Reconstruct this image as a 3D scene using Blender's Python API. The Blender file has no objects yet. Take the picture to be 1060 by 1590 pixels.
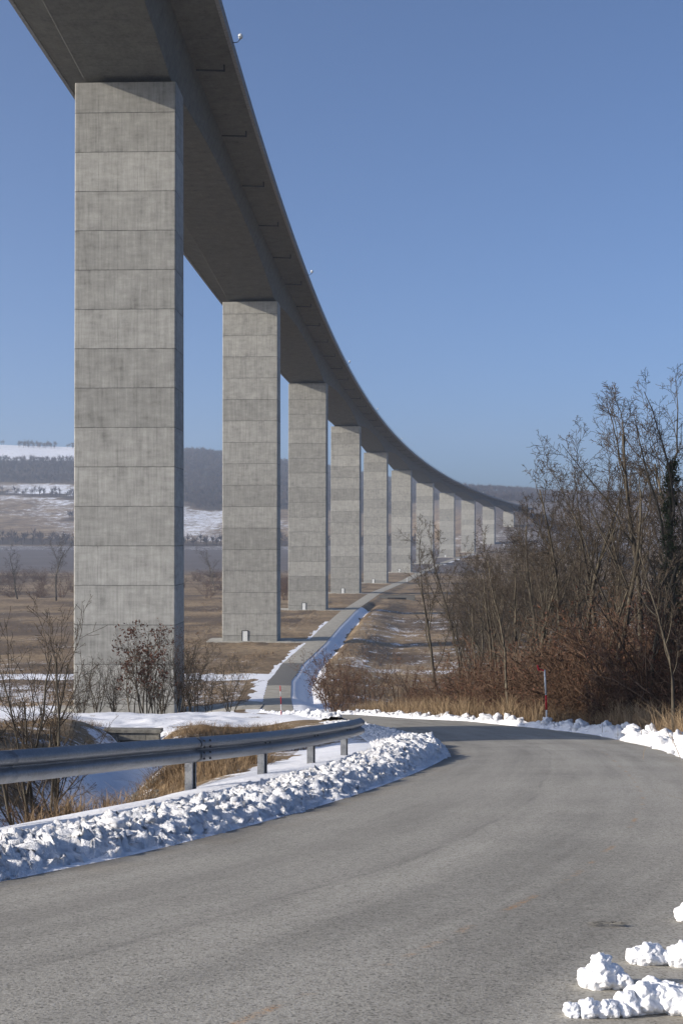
import bpy, bmesh, math, random
import numpy as np
from mathutils import Vector, Matrix, noise as mnoise

# ------------------------------------------------------------------ camera, sky, sun, exposure
SC = bpy.context.scene
COL = SC.collection
cam_d = bpy.data.cameras.new("camera"); cam = bpy.data.objects.new("camera", cam_d); COL.objects.link(cam)
cam.location = (0, 0, 0); cam.rotation_euler = (math.radians(90), 0, 0)
cam_d.sensor_fit = 'AUTO'; cam_d.sensor_width = 36.0; cam_d.lens = 42.57
cam_d.shift_y = 44.0 / 1590.0
cam_d.clip_start = 0.1; cam_d.clip_end = 12000
SC.camera = cam

SUN_EL = math.radians(21.5)
SUN_BACK = math.radians(16.7)      # how far the sun stands behind the picture plane
to_sun = Vector((-math.cos(SUN_BACK) * math.cos(SUN_EL), -math.sin(SUN_BACK) * math.cos(SUN_EL), math.sin(SUN_EL)))
w = bpy.data.worlds.new("World"); SC.world = w; w.use_nodes = True
wn = w.node_tree.nodes; wl = w.node_tree.links
bg = wn['Background']; sky = wn.new('ShaderNodeTexSky'); sky.sky_type = 'NISHITA'
sky.sun_disc = False; sky.sun_elevation = SUN_EL
sky.sun_rotation = math.atan2(to_sun.x, to_sun.y)
sky.altitude = 150; sky.air_density = 0.6; sky.dust_density = 2.6; sky.ozone_density = 4.5
wl.new(sky.outputs[0], bg.inputs[0]); bg.inputs[1].default_value = 0.15
sun_d = bpy.data.lights.new("sun", 'SUN'); sun = bpy.data.objects.new("sun", sun_d); COL.objects.link(sun)
sun_d.energy = 4.7; sun_d.angle = math.radians(0.5); sun_d.color = (1.0, 0.90, 0.77)
sun.rotation_euler = to_sun.to_track_quat('Z', 'Y').to_euler()
SC.view_settings.view_transform = 'Standard'; SC.view_settings.look = 'None'
SC.view_settings.exposure = 0.27; SC.view_settings.gamma = 1.0
SC.view_settings.use_curve_mapping = False

# ------------------------------------------------------------------ helpers
def tag(o, label=None, cat=None, group=None, kind=None):
    if label: o['label'] = label
    if cat: o['category'] = cat
    if group: o['group'] = group
    if kind: o['kind'] = kind
    return o

def empty(name, loc, rz=0.0):
    o = bpy.data.objects.new(name, None); COL.objects.link(o)
    o.location = loc; o.rotation_euler = (0, 0, rz); o.empty_display_size = 0.3
    return o

def copy_tree(o, parent=None):
    c = o.copy(); COL.objects.link(c); c.parent = parent
    for ch in list(o.children):
        copy_tree(ch, c)
    return c

class MB:
    def __init__(s): s.v = []; s.f = []
    def quad_box(s, p):      # 8 corner points: bottom 0-3 ccw, top 4-7
        b = len(s.v); s.v += [tuple(q) for q in p]
        s.f += [(b+3, b+2, b+1, b), (b+4, b+5, b+6, b+7), (b, b+1, b+5, b+4), (b+1, b+2, b+6, b+5), (b+2, b+3, b+7, b+6), (b+3, b, b+4, b+7)]
    def box(s, x0, x1, y0, y1, z0, z1):
        s.quad_box([(x0, y0, z0), (x1, y0, z0), (x1, y1, z0), (x0, y1, z0), (x0, y0, z1), (x1, y0, z1), (x1, y1, z1), (x0, y1, z1)])
    def tube(s, pts, rad, n=5, cap=True):
        b = len(s.v); m = len(pts)
        for i, p in enumerate(pts):
            if i == 0: d = pts[1] - p
            elif i == m - 1: d = p - pts[i-1]
            else: d = pts[i+1] - pts[i-1]
            if d.length < 1e-9: d = Vector((0, 0, 1))
            d.normalize()
            a = d.orthogonal() if abs(d.z) > .99 else d.cross(Vector((0, 0, 1)))
            a.normalize(); c = d.cross(a); r = rad[i]
            for k in range(n):
                t = 2 * math.pi * k / n; q = p + (a * math.cos(t) + c * math.sin(t)) * r
                s.v.append((q.x, q.y, q.z))
        for i in range(m - 1):
            for k in range(n):
                k2 = (k + 1) % n
                s.f.append((b+i*n+k, b+i*n+k2, b+(i+1)*n+k2, b+(i+1)*n+k))
        if cap and n > 3:
            s.f.append(tuple(b + k for k in range(n))[::-1]); s.f.append(tuple(b+(m-1)*n+k for k in range(n)))
    def build(s, name, mat, parent=None, smooth=False, bevel=0):
        me = bpy.data.meshes.new(name); me.from_pydata(s.v, [], s.f); me.update()
        if smooth: me.polygons.foreach_set('use_smooth', [True] * len(me.polygons))
        me.materials.append(mat)
        o = bpy.data.objects.new(name, me); COL.objects.link(o)
        if parent: o.parent = parent
        if bevel:
            m = o.modifiers.new('bevel', 'BEVEL'); m.width = bevel; m.segments = 1; m.limit_method = 'ANGLE'
        return o

def np_mesh(name, V, F, mat, smooth=False, attrs=None, uv=None):
    V = np.asarray(V, dtype=np.float32); F = np.asarray(F, dtype=np.int32)
    me = bpy.data.meshes.new(name); k = F.shape[1]
    me.vertices.add(len(V)); me.vertices.foreach_set('co', V.ravel())
    me.loops.add(F.size); me.loops.foreach_set('vertex_index', F.ravel())
    me.polygons.add(len(F)); me.polygons.foreach_set('loop_start', np.arange(0, F.size, k, dtype=np.int32))
    me.polygons.foreach_set('loop_total', np.full(len(F), k, dtype=np.int32))
    me.update(calc_edges=True)
    me.polygons.foreach_set('use_smooth', np.full(len(F), smooth))
    for n, a in (attrs or {}).items():
        at = me.attributes.new(n, 'FLOAT', 'POINT'); at.data.foreach_set('value', np.asarray(a, dtype=np.float32).ravel())
    if uv is not None:
        l = me.uv_layers.new(name='UVMap'); l.data.foreach_set('uv', np.asarray(uv, dtype=np.float32)[F.ravel()].ravel())
    me.materials.append(mat); me.validate()
    o = bpy.data.objects.new(name, me); COL.objects.link(o)
    return o

def grid_faces(nr, nc):
    i = np.arange(nr - 1)[:, None] * nc + np.arange(nc - 1)[None, :]
    return np.stack([i, i + 1, i + nc + 1, i + nc], -1).reshape(-1, 4)

def sst(a, b, x):
    t = np.clip((x - a) / (b - a), 0, 1); return t * t * (3 - 2 * t)

def vnoise(x, y, seed=0):
    xi = np.floor(x); yi = np.floor(y); xf = x - xi; yf = y - yi
    def h(a, b):
        n = np.sin(a * 127.1 + b * 311.7 + seed * 74.7) * 43758.5453
        return n - np.floor(n)
    u = xf * xf * (3 - 2 * xf); v = yf * yf * (3 - 2 * yf)
    return (h(xi, yi) * (1-u) + h(xi+1, yi) * u) * (1-v) + (h(xi, yi+1) * (1-u) + h(xi+1, yi+1) * u) * v
def fbm(x, y, o=4, seed=0):
    s = 0; a = .5; t = 0
    for k in range(o):
        s = s + a * vnoise(x, y, seed + k); t += a; a *= .5; x = x * 2.03 + 13.1; y = y * 2.01 + 7.7
    return s / t

# ------------------------------------------------------------------ node material helper
class NM:
    def __init__(s, name):
        s.m = bpy.data.materials.new(name); s.m.use_nodes = True
        s.n = s.m.node_tree.nodes; s.l = s.m.node_tree.links
        s.b = s.n['Principled BSDF']; s.b.inputs['Specular IOR Level'].default_value = 0.25
    def val(s, x): return x
    def put(s, sock, x):
        if isinstance(x, bpy.types.NodeSocket): s.l.new(x, sock)
        elif isinstance(x, (tuple, list)) and len(x) == 3 and sock.type == 'RGBA': sock.default_value = (*x, 1)
        else: sock.default_value = x
    def math(s, op, a, b=0.0, c=None, clamp=False):
        n = s.n.new('ShaderNodeMath'); n.operation = op; n.use_clamp = clamp
        s.put(n.inputs[0], a); s.put(n.inputs[1], b)
        if c is not None: s.put(n.inputs[2], c)
        return n.outputs[0]
    def coord(s, kind='Object'):
        return s.n.new('ShaderNodeTexCoord').outputs[kind]
    def geo(s): return s.n.new('ShaderNodeNewGeometry').outputs['Position']
    def scale(s, vec, sc, loc=(0, 0, 0)):
        n = s.n.new('ShaderNodeMapping'); s.put(n.inputs[0], vec); n.inputs['Scale'].default_value = sc; n.inputs['Location'].default_value = loc
        return n.outputs[0]
    def noise(s, vec, sc, det=4, rough=.55, dist=0):
        n = s.n.new('ShaderNodeTexNoise'); s.put(n.inputs['Vector'], vec); n.inputs['Scale'].default_value = sc
        n.inputs['Detail'].default_value = det; n.inputs['Roughness'].default_value = rough; n.inputs['Distortion'].default_value = dist
        return n.outputs[0]
    def vor(s, vec, sc, out='Distance', feat='F1'):
        n = s.n.new('ShaderNodeTexVoronoi'); n.feature = feat; s.put(n.inputs['Vector'], vec); n.inputs['Scale'].default_value = sc
        return n.outputs[out]
    def ramp(s, f, stops):
        n = s.n.new('ShaderNodeValToRGB'); s.put(n.inputs[0], f); e = n.color_ramp.elements
        while len(e) < len(stops): e.new(0.5)
        for i, (p, c) in enumerate(stops):
            e[i].position = p; e[i].color = (*c, 1) if isinstance(c, (tuple, list)) else (c, c, c, 1)
        return n.outputs[0]
    def rng(s, f, a, b, c=0.0, d=1.0, smooth=False):
        n = s.n.new('ShaderNodeMapRange'); s.put(n.inputs[0], f)
        if smooth: n.interpolation_type = 'SMOOTHSTEP'
        for k, x in zip((1, 2, 3, 4), (a, b, c, d)): n.inputs[k].default_value = x
        return n.outputs[0]
    def mix(s, f, a, b, mode='MIX'):
        n = s.n.new('ShaderNodeMix'); n.data_type = 'RGBA'; n.blend_type = mode
        s.put(n.inputs[0], f); s.put(n.inputs[6], a); s.put(n.inputs[7], b); return n.outputs[2]
    def sep(s, v):
        n = s.n.new('ShaderNodeSeparateXYZ'); s.put(n.inputs[0], v); return n.outputs
    def attr(s, name):
        n = s.n.new('ShaderNodeAttribute'); n.attribute_name = name; return n.outputs['Fac']
    def bump(s, h, strength, dist):
        n = s.n.new('ShaderNodeBump'); s.put(n.inputs['Height'], h); n.inputs['Strength'].default_value = strength; n.inputs['Distance'].default_value = dist
        s.l.new(n.outputs[0], s.b.inputs['Normal'])
    def objrand(s): return s.n.new('ShaderNodeObjectInfo').outputs['Random']
    def out(s, col, rough=.9, metal=0.0):
        s.put(s.b.inputs['Base Color'], col); s.put(s.b.inputs['Roughness'], rough); s.put(s.b.inputs['Metallic'], metal)
        return s.m

def simple(name, a, b, sc=8, rough=.9, metal=0.0, det=4):
    m = NM(name); f = m.noise(m.coord(), sc, det); f = m.rng(f, .35, .65)
    return m.out(m.mix(f, a, b), rough, metal)

LIFT = 4.65; PHASE = 1.9
def concrete(name, mode):
    m = NM(name); co = m.coord(); sx, sy, sz = m.sep(co)[0:3]
    if mode == 'pier':
        cz = m.math('FLOOR', m.math('DIVIDE', m.math('SUBTRACT', sz, PHASE), LIFT)); cmb = m.n.new('ShaderNodeCombineXYZ')
        m.put(cmb.inputs[0], m.math('MULTIPLY', cz, 7.3)); m.put(cmb.inputs[1], m.math('MULTIPLY', m.objrand(), 57.0)); m.put(cmb.inputs[2], m.math('MULTIPLY', cz, 3.1))
        va = m.n.new('ShaderNodeVectorMath'); va.operation = 'ADD'; m.put(va.inputs[0], co); m.l.new(cmb.outputs[0], va.inputs[1]); co = va.outputs[0]
    base = m.noise(co, .55, 6, .62)
    streak = m.noise(m.scale(co, (2.6, 2.6, .22)), 1.0, 5, .65)
    blot = m.noise(m.scale(co, (.5, .5, 1.6)), 1.2, 5, .6)
    fine = m.noise(co, 9, 4, .7)
    f = m.math('ADD', m.math('MULTIPLY', base, .30), m.math('MULTIPLY', streak, .34))
    f = m.math('ADD', f, m.math('MULTIPLY', blot, .26)); f = m.math('ADD', f, m.math('MULTIPLY', fine, .10))
    col = m.ramp(f, [(.34, (.165, .162, .144)), (.455, (.285, .280, .252)), (.54, (.345, .339, .306)), (.67, (.46, .452, .41))])
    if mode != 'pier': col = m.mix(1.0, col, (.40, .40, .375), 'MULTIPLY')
    if mode == 'pier':
        zz = m.math('DIVIDE', m.math('SUBTRACT', sz, PHASE), LIFT); cell = m.math('FLOOR', zz)
        fr = m.math('SUBTRACT', zz, cell)
        edge = m.math('MINIMUM', fr, m.math('SUBTRACT', 1.0, fr))
        lw = m.noise(m.scale(co, (.8, .8, 1.2)), 1.0, 3)
        joint = m.math('MULTIPLY', m.rng(edge, .003, .015, 1.0, 0.0), m.rng(lw, .3, .62, .45, 1.0))
        halo = m.math('MULTIPLY', m.rng(edge, .0, .13, 1.0, 0.0), m.rng(lw, .35, .7))
        # lift to lift tone
        wn_ = m.n.new('ShaderNodeTexWhiteNoise'); wn_.noise_dimensions = '2D'
        cv = m.n.new('ShaderNodeCombineXYZ'); m.put(cv.inputs[0], cell); m.put(cv.inputs[1], m.objrand()); m.l.new(cv.outputs[0], wn_.inputs[0])
        tone = m.rng(wn_.outputs[0], 0, 1, .80, 1.10)
        # board marks: fine vertical lines each 1.2 m and irregular thin ones
        bx = m.math('FRACT', m.math('ADD', m.math('DIVIDE', sx, 2.31), .37)); bl = m.rng(m.math('MINIMUM', bx, m.math('SUBTRACT', 1.0, bx)), .004, .014, 1.0, 0.0)
        bl = m.math('MULTIPLY', bl, m.rng(m.noise(m.scale(co, (.6, .6, .6)), 1.0, 2), .38, .6))
        b2 = m.math('FRACT', m.math('ADD', m.math('DIVIDE', sx, .39), .1)); b2 = m.rng(m.math('MINIMUM', b2, m.math('SUBTRACT', 1.0, b2)), .02, .07, 1.0, 0.0)
        b2 = m.math('MULTIPLY', b2, m.rng(m.noise(m.scale(co, (.9, .9, .35)), 1.0, 3), .45, .7))
        hz = m.math('FRACT', m.math('DIVIDE', sz, .775)); hl = m.rng(m.math('MINIMUM', hz, m.math('SUBTRACT', 1.0, hz)), .01, .04, 1.0, 0.0)
        hl = m.math('MULTIPLY', hl, m.rng(m.noise(m.scale(co, (.5, .5, .8)), 1.0, 3), .45, .7))
        # form tie holes
        dark = m.math('ADD', m.math('MULTIPLY', joint, .62), m.math('MULTIPLY', halo, .13))
        dark = m.math('ADD', dark, m.math('MULTIPLY', bl, .48)); dark = m.math('ADD', dark, m.math('MULTIPLY', b2, .36)); dark = m.math('ADD', dark, m.math('MULTIPLY', hl, .20))
        dark = m.math('MINIMUM', dark, .75)
        # pale lime runs
        run = m.rng(m.noise(m.scale(co, (3.2, 3.2, .12)), 1.0, 4, .7), .62, .75)
        col = m.mix(m.math('MULTIPLY', run, .35), col, (.50, .50, .47))
        col = m.mix(1.0, col, tone, 'MULTIPLY')
        col = m.mix(dark, col, (.05, .05, .046))
        hgt = m.math('SUBTRACT', m.math('MULTIPLY', f, .6), m.math('MULTIPLY', joint, 1.0))
        m.bump(hgt, .5, .02)
    else:
        ln = m.math('FRACT', m.math('DIVIDE', m.sep(m.coord('UV'))[1], 5.0)); j = m.rng(m.math('MINIMUM', ln, m.math('SUBTRACT', 1.0, ln)), .004, .012, 1.0, 0.0)
        b2 = m.math('FRACT', m.math('DIVIDE', m.sep(m.coord('UV'))[0], .6)); b2 = m.rng(m.math('MINIMUM', b2, m.math('SUBTRACT', 1.0, b2)), .02, .06, 1.0, 0.0)
        b2 = m.math('MULTIPLY', b2, m.rng(blot, .4, .6))
        col = m.mix(m.math('ADD', m.math('MULTIPLY', j, .5), m.math('MULTIPLY', b2, .25)), col, (.06, .06, .055))
        m.bump(f, .4, .02)
    return m.out(col, .88)

M = {}
M['pier'] = concrete('pier_concrete', 'pier')
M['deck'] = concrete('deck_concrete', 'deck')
M['apron'] = simple('apron_concrete', (.30, .28, .235), (.44, .42, .36), 1.2)
M['dark'] = simple('dark_steel', (.02, .02, .022), (.04, .04, .04), 5, .6)
M['bearing'] = simple('bearing_rubber', (.03, .03, .03), (.06, .06, .055), 5, .7)
M['white_steel'] = simple('white_steel', (.62, .64, .62), (.74, .75, .73), 4, .5)
M['kerb'] = simple('edge_beam', (.20, .20, .195), (.28, .28, .27), 3)
M['stone'] = simple('ditch_stone', (.13, .125, .11), (.24, .23, .20), 6)
M['red'] = simple('red_paint', (.50, .02, .03), (.62, .03, .04), 9, .45)
M['whitep'] = simple('white_paint', (.70, .70, .68), (.82, .82, .80), 9, .45)
M['orange'] = simple('orange_snow', (.30, .12, .04), (.4, .18, .06), 9)

def snow_mat(name, dirt, bst=.65):
    m = NM(name); g = m.geo()
    a = m.noise(g, 3.0, 5, .6); b = m.noise(g, 30, 4, .7); c = m.noise(g, 110, 2, .7)
    col = m.mix(m.rng(a, .3, .7), (.78, .80, .83), (.90, .905, .91))
    d = m.rng(m.math('ADD', m.math('MULTIPLY', a, .5), m.math('MULTIPLY', m.noise(g, 11, 4, .6), .5)), .57, .68)
    col = m.mix(m.math('MULTIPLY', d, dirt), col, (.42, .36, .27))
    sp = m.rng(m.noise(g, 70, 2, .6), .70, .76)
    col = m.mix(m.math('MULTIPLY', sp, .5), col, (.22, .17, .11))
    m.bump(m.math('ADD', m.math('MULTIPLY', b, 1.0), m.math('MULTIPLY', c, .35)), bst, .03)
    m.b.inputs['Subsurface Weight'].default_value = .0
    return m.out(col, .75)
M['snow'] = snow_mat('bank_snow', .5, .9)
M['snow_clean'] = snow_mat('lump_snow', .10, .35)

def asphalt():
    m = NM('asphalt'); g = m.geo(); uv = m.coord('UV'); u, v = m.sep(uv)[0:2]
    agg = m.noise(g, 75, 3, .75); agg2 = m.vor(g, 95, 'Color'); agg3 = m.noise(g, 24, 3, .7)
    base = m.ramp(m.math('ADD', m.math('MULTIPLY', agg, .65), m.math('MULTIPLY', agg3, .35)), [(.34, (.20, .190, .164)), (.48, (.325, .309, .266)), (.64, (.45, .429, .374))])
    chips = m.rng(m.sep(agg2)[0], .70, .95)
    base = m.mix(m.math('MULTIPLY', chips, .42), base, (.40, .385, .36))
    dk = m.rng(m.sep(agg2)[1], .82, .95)
    base = m.mix(m.math('MULTIPLY', dk, .5), base, (.05, .048, .043))
    st = m.noise(m.scale(uv, (2.2, .13, 1)), 1.0, 4, .6)
    big = m.noise(g, .45, 4, .6)
    t = m.math('ADD', m.math('MULTIPLY', st, .55), m.math('MULTIPLY', big, .45))
    base = m.mix(1.0, base, m.ramp(t, [(.36, .74), (.5, 1.0), (.64, 1.2)]), 'MULTIPLY')
    # edge of the later paving strip: darker lane on the inner side, thin dark seam
    wob = m.math('ADD', u, m.math('MULTIPLY', m.math('SUBTRACT', m.noise(m.scale(uv, (.0, .35, 1)), 1.0, 3), .5), .28))
    lane = m.rng(wob, 1.84, 1.93, 1.0, 0.0)
    base = m.mix(m.math('MULTIPLY', lane, .16), base, (.12, .115, .105))
    seam = m.rng(m.math('ABSOLUTE', m.math('SUBTRACT', wob, 1.90)), .006, .035, 1.0, 0.0)
    base = m.mix(m.math('MULTIPLY', seam, m.rng(m.noise(m.scale(uv, (.1, .8, 1)), 1.0, 3), .35, .6, .0, .28)), base, (.09, .088, .082))
    tr = m.rng(m.math('ABSOLUTE', m.math('SUBTRACT', u, 2.62)), .0, .30, 1.0, 0.0)
    base = m.mix(m.math('MULTIPLY', tr, .13), base, (.09, .09, .085))
    tr = m.rng(m.math('ABSOLUTE', m.math('SUBTRACT', u, 1.1)), .0, .30, 1.0, 0.0)
    base = m.mix(m.math('MULTIPLY', tr, .12), base, (.36, .34, .30))
    # faint worn orange paint line
    ow = m.math('ADD', u, m.math('MULTIPLY', m.math('SUBTRACT', m.noise(m.scale(uv, (.0, 1.1, 1)), 1.0, 3), .5), .12))
    orl = m.rng(m.math('ABSOLUTE', m.math('SUBTRACT', ow, 2.97)), .006, .028, 1.0, 0.0)
    orl = m.math('MULTIPLY', orl, m.rng(m.noise(m.scale(uv, (.0, 1.6, 1)), 1.0, 4, .7), .50, .61))
    orl = m.math('MULTIPLY', orl, m.rng(agg, .42, .60))
    base = m.mix(m.math('MULTIPLY', orl, .75), base, (.50, .24, .06))
    # earth brought in at the edges
    ed = m.math('MINIMUM', u, m.math('SUBTRACT', 4.3, u))
    er = m.math('MULTIPLY', m.rng(ed, .0, .55, 1.0, 0.0), m.rng(m.noise(g, 2.5, 4), .4, .65))
    base = m.mix(m.math('MULTIPLY', er, .45), base, (.27, .22, .15))
    edge_dark = m.rng(m.math('ADD', u, m.math('MULTIPLY', m.noise(g, 1.3, 3), .5)), .15, .50, 1.0, 0.0)
    base = m.mix(m.math('MULTIPLY', edge_dark, .80), base, (.055, .055, .055))  # darker, smoother strip along the left edge
    m.bump(m.math('ADD', agg, m.math('MULTIPLY', m.sep(agg2)[0], .5)), .55, .006)
    return m.out(base, m.rng(edge_dark, 0, 1, .86, .5))
M['asphalt'] = asphalt()

def path_mat():
    m = NM('path_concrete'); g = m.geo(); v = m.sep(m.coord('UV'))[1]
    n = m.noise(g, .8, 5, .6); f = m.noise(g, 12, 4, .7)
    col = m.mix(m.rng(m.math('ADD', m.math('MULTIPLY', n, .6), m.math('MULTIPLY', f, .4)), .38, .62), (.27, .25, .205), (.42, .395, .33))
    # older black asphalt stretch between the pale slabs
    y = m.sep(g)[1]
    seg = m.math('MULTIPLY', m.rng(y, 176, 176.5), m.rng(y, 216, 217, 1.0, 0.0))
    col = m.mix(m.math('MULTIPLY', seg, .86), col, m.mix(m.rng(f, .3, .7), (.085, .083, .08), (.15, .148, .14)))
    return m.out(col, .9)
M['path'] = path_mat()

def ground_mat():
    m = NM('ground_cover'); g = m.geo()
    sn = m.attr('snow'); pl = m.attr('plow'); wd = m.attr('wood')
    n1 = m.noise(g, .045, 6, .62); n2 = m.noise(g, .9, 5, .65); n3 = m.noise(g, 9, 4, .7)
    f = m.math('ADD', m.math('MULTIPLY', n1, .42), m.math('MULTIPLY', n2, .38)); f = m.math('ADD', f, m.math('MULTIPLY', n3, .20))
    grass = m.ramp(f, [(.38, (.075, .052, .030)), (.47, (.170, .118, .066)), (.54, (.270, .195, .112)), (.62, (.37, .285, .175))])
    furrow = m.noise(m.scale(g, (.02, .35, 1)), 1.0, 4, .6)
    soil = m.mix(m.rng(furrow, .35, .65), (.085, .072, .066), (.150, .130, .122))
    col = m.mix(pl, grass, soil)
    litter = m.mix(m.rng(n2, .35, .65), (.050, .036, .026), (.105, .072, .046))
    col = m.mix(wd, col, litter)
    k = m.math('ADD', m.math('MULTIPLY', m.noise(g, .11, 6, .65), .40), m.math('MULTIPLY', m.noise(g, 1.7, 5, .7), .38)); k = m.math('ADD', k, m.math('MULTIPLY', n3, .22))
    k = m.math('ADD', m.math('SUBTRACT', sn, .5), m.math('MULTIPLY', m.math('SUBTRACT', k, .5), 2.6))
    sf = m.rng(k, -.05, .10, 0, 1, True)
    sf = m.math('MULTIPLY', sf, m.rng(sn, .02, .10))
    scol = m.mix(m.rng(n2, .3, .7), (.76, .78, .82), (.87, .88, .90))
    col = m.mix(sf, col, scol)
    m.bump(m.math('ADD', m.math('MULTIPLY', n3, .4), m.math('MULTIPLY', n2, 1.0)), .5, .12)
    return m.out(col, .92)
M['ground'] = ground_mat()

def bark(name, a, b, green=0):
    m = NM(name); co = m.coord(); r = m.objrand()
    f = m.noise(m.scale(co, (6, 6, 1.4)), 1.0, 4, .6)
    col = m.mix(m.rng(f, .35, .65), a, b)
    col = m.mix(1.0, col, m.rng(r, 0, 1, .75, 1.25), 'MULTIPLY')
    return m.out(col, .9)
M['bark'] = bark('bark', (.038, .032, .024), (.110, .094, .069))
M['bark_pale'] = bark('bark_pale', (.055, .046, .033), (.135, .115, .083))
M['twig'] = bark('twig', (.042, .033, .025), (.098, .077, .056))
M['cane'] = bark('cane', (.060, .036, .024), (.145, .088, .056))
M['cane_red'] = bark('cane_red', (.080, .052, .036), (.180, .120, .080))
M['leaf'] = simple('dead_leaf', (.080, .034, .022), (.17, .080, .048), 40, .8)
M['ivy'] = simple('ivy_leaf', (.022, .030, .014), (.060, .075, .032), 20, .6)
M['grass_dry'] = simple('dry_grass', (.20, .138, .078), (.38, .285, .175), 1.5, .85)
M['grass_brown'] = simple('brown_grass', (.12, .080, .045), (.29, .205, .12), 1.5, .85)
M['farwood'] = simple('far_wood', (.050, .036, .034), (.10, .074, .064), .02, .95)

def galv():
    m = NM('galvanised_steel'); co = m.geo()
    n = m.noise(m.scale(co, (1, 1, 4)), 2.2, 5, .6); s = m.vor(co, 60, 'Color')
    f = m.math('ADD', m.math('MULTIPLY', n, .8), m.math('MULTIPLY', m.sep(s)[0], .2))
    col = m.mix(m.rng(f, .35, .65), (.15, .158, .17), (.25, .258, .265))
    d = m.rng(m.noise(m.scale(co, (3, 3, .8)), 3.0, 4, .7), .58, .72)
    col = m.mix(m.math('MULTIPLY', d, .55), col, (.14, .115, .09))
    return m.out(col, m.rng(f, .3, .7, .38, .55), .55)
M['galv'] = galv()

# ------------------------------------------------------------------ lie of the land
PY = np.array([-60, -15, 0, 4.15, 12.4, 21.6, 30, 34.5, 39, 45, 70, 100, 137, 160, 200, 5000.])
PZ = np.array([5.0, .35, -1.2, -1.66, -2.7, -3.80, -5.0, -5.54, -6.07, -6.72, -10.1, -14.4, -19.4, -20.6, -22, -22])
LY = np.array([-60, -15, 0, 4.15, 12.4, 21.6, 30, 39, 45, 50, 60, 75, 90, 110, 143, 200, 5000.])
LZ = np.array([4.7, .1, -1.5, -1.95, -2.9, -4.0, -5.25, -6.3, -6.98, -7.7, -8.9, -10.7, -14.8, -19.4, -20.6, -22, -22])
ELY = np.array([-15, -6, 0, 4, 7.2, 8.4, 10.5, 13.6, 17, 20.5, 24.5, 29, 34, 39, 45, 62, 90, 110, 125, 137])
ELX = np.array([-24, -14, -7.6, -4.3, -2.03, -1.47, -.73, .22, 1.09, 1.82, 2.15, 2.2, 2.0, 1.45, .5, -.9, -3, -5.2, -7.2, -9.0])
ERY = np.array([-15, -10, -3, 3.2, 5.2, 8.8, 12.5, 16.5, 19.2, 23, 27, 31, 34.5, 39, 43, 52, 70, 92, 110, 125, 137])
ERX = np.array([-12, -8, -3, .9, 2.1, 3.5, 4.6, 5.2, 5.5, 6.1, 6.75, 7.15, 7.2, 6.5, 5.2, 3.1, 1.2, .2, -1.3, -3.1, -5.3])
CY = np.array([137, 159, 185, 214, 257, 306, 376, 504, 627, 743, 863, 983, 1100.])
CX = np.array([-7.2, -8.4, -9.4, -8.8, -5.6, -2.8, 2, 13.8, 30, 49, 71, 97, 125.])
CW = np.array([3.6, 3.5, 3.5, 3.7, 4.1, 4.3, 4.5, 4.8, 5.0, 5.0, 5.0, 5.0, 5.0])
DY = np.array([6, 8, 11, 14, 18, 25, 35, 47.5]); DX = np.array([-11, -8.5, -5.9, -4.3, -4.1, -4.8, -6.2, -8.0])
# smooth the near curves (Catmull style resample through cubic averaging)
def smooth_interp(y, ky, kx):
    return (np.interp(y, ky, kx) * 2 + np.interp(y - 1.2, ky, kx) + np.interp(y + 1.2, ky, kx)) / 4
def zprof(Y): return smooth_interp(Y, PY, PZ)
def edgeL(Y): return np.where(Y < 137, smooth_interp(Y, ELY, ELX), np.interp(Y, CY, CX - CW / 2))
def edgeR(Y): return np.where(Y < 137, smooth_interp(Y, ERY, ERX), np.interp(Y, CY, CX + CW / 2))
HX = np.array([-1500, -733, -290, -128, 262, 442, 1500.]); HZ = np.array([215, 206, 188, 168, 98, 88, 80.])

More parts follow.
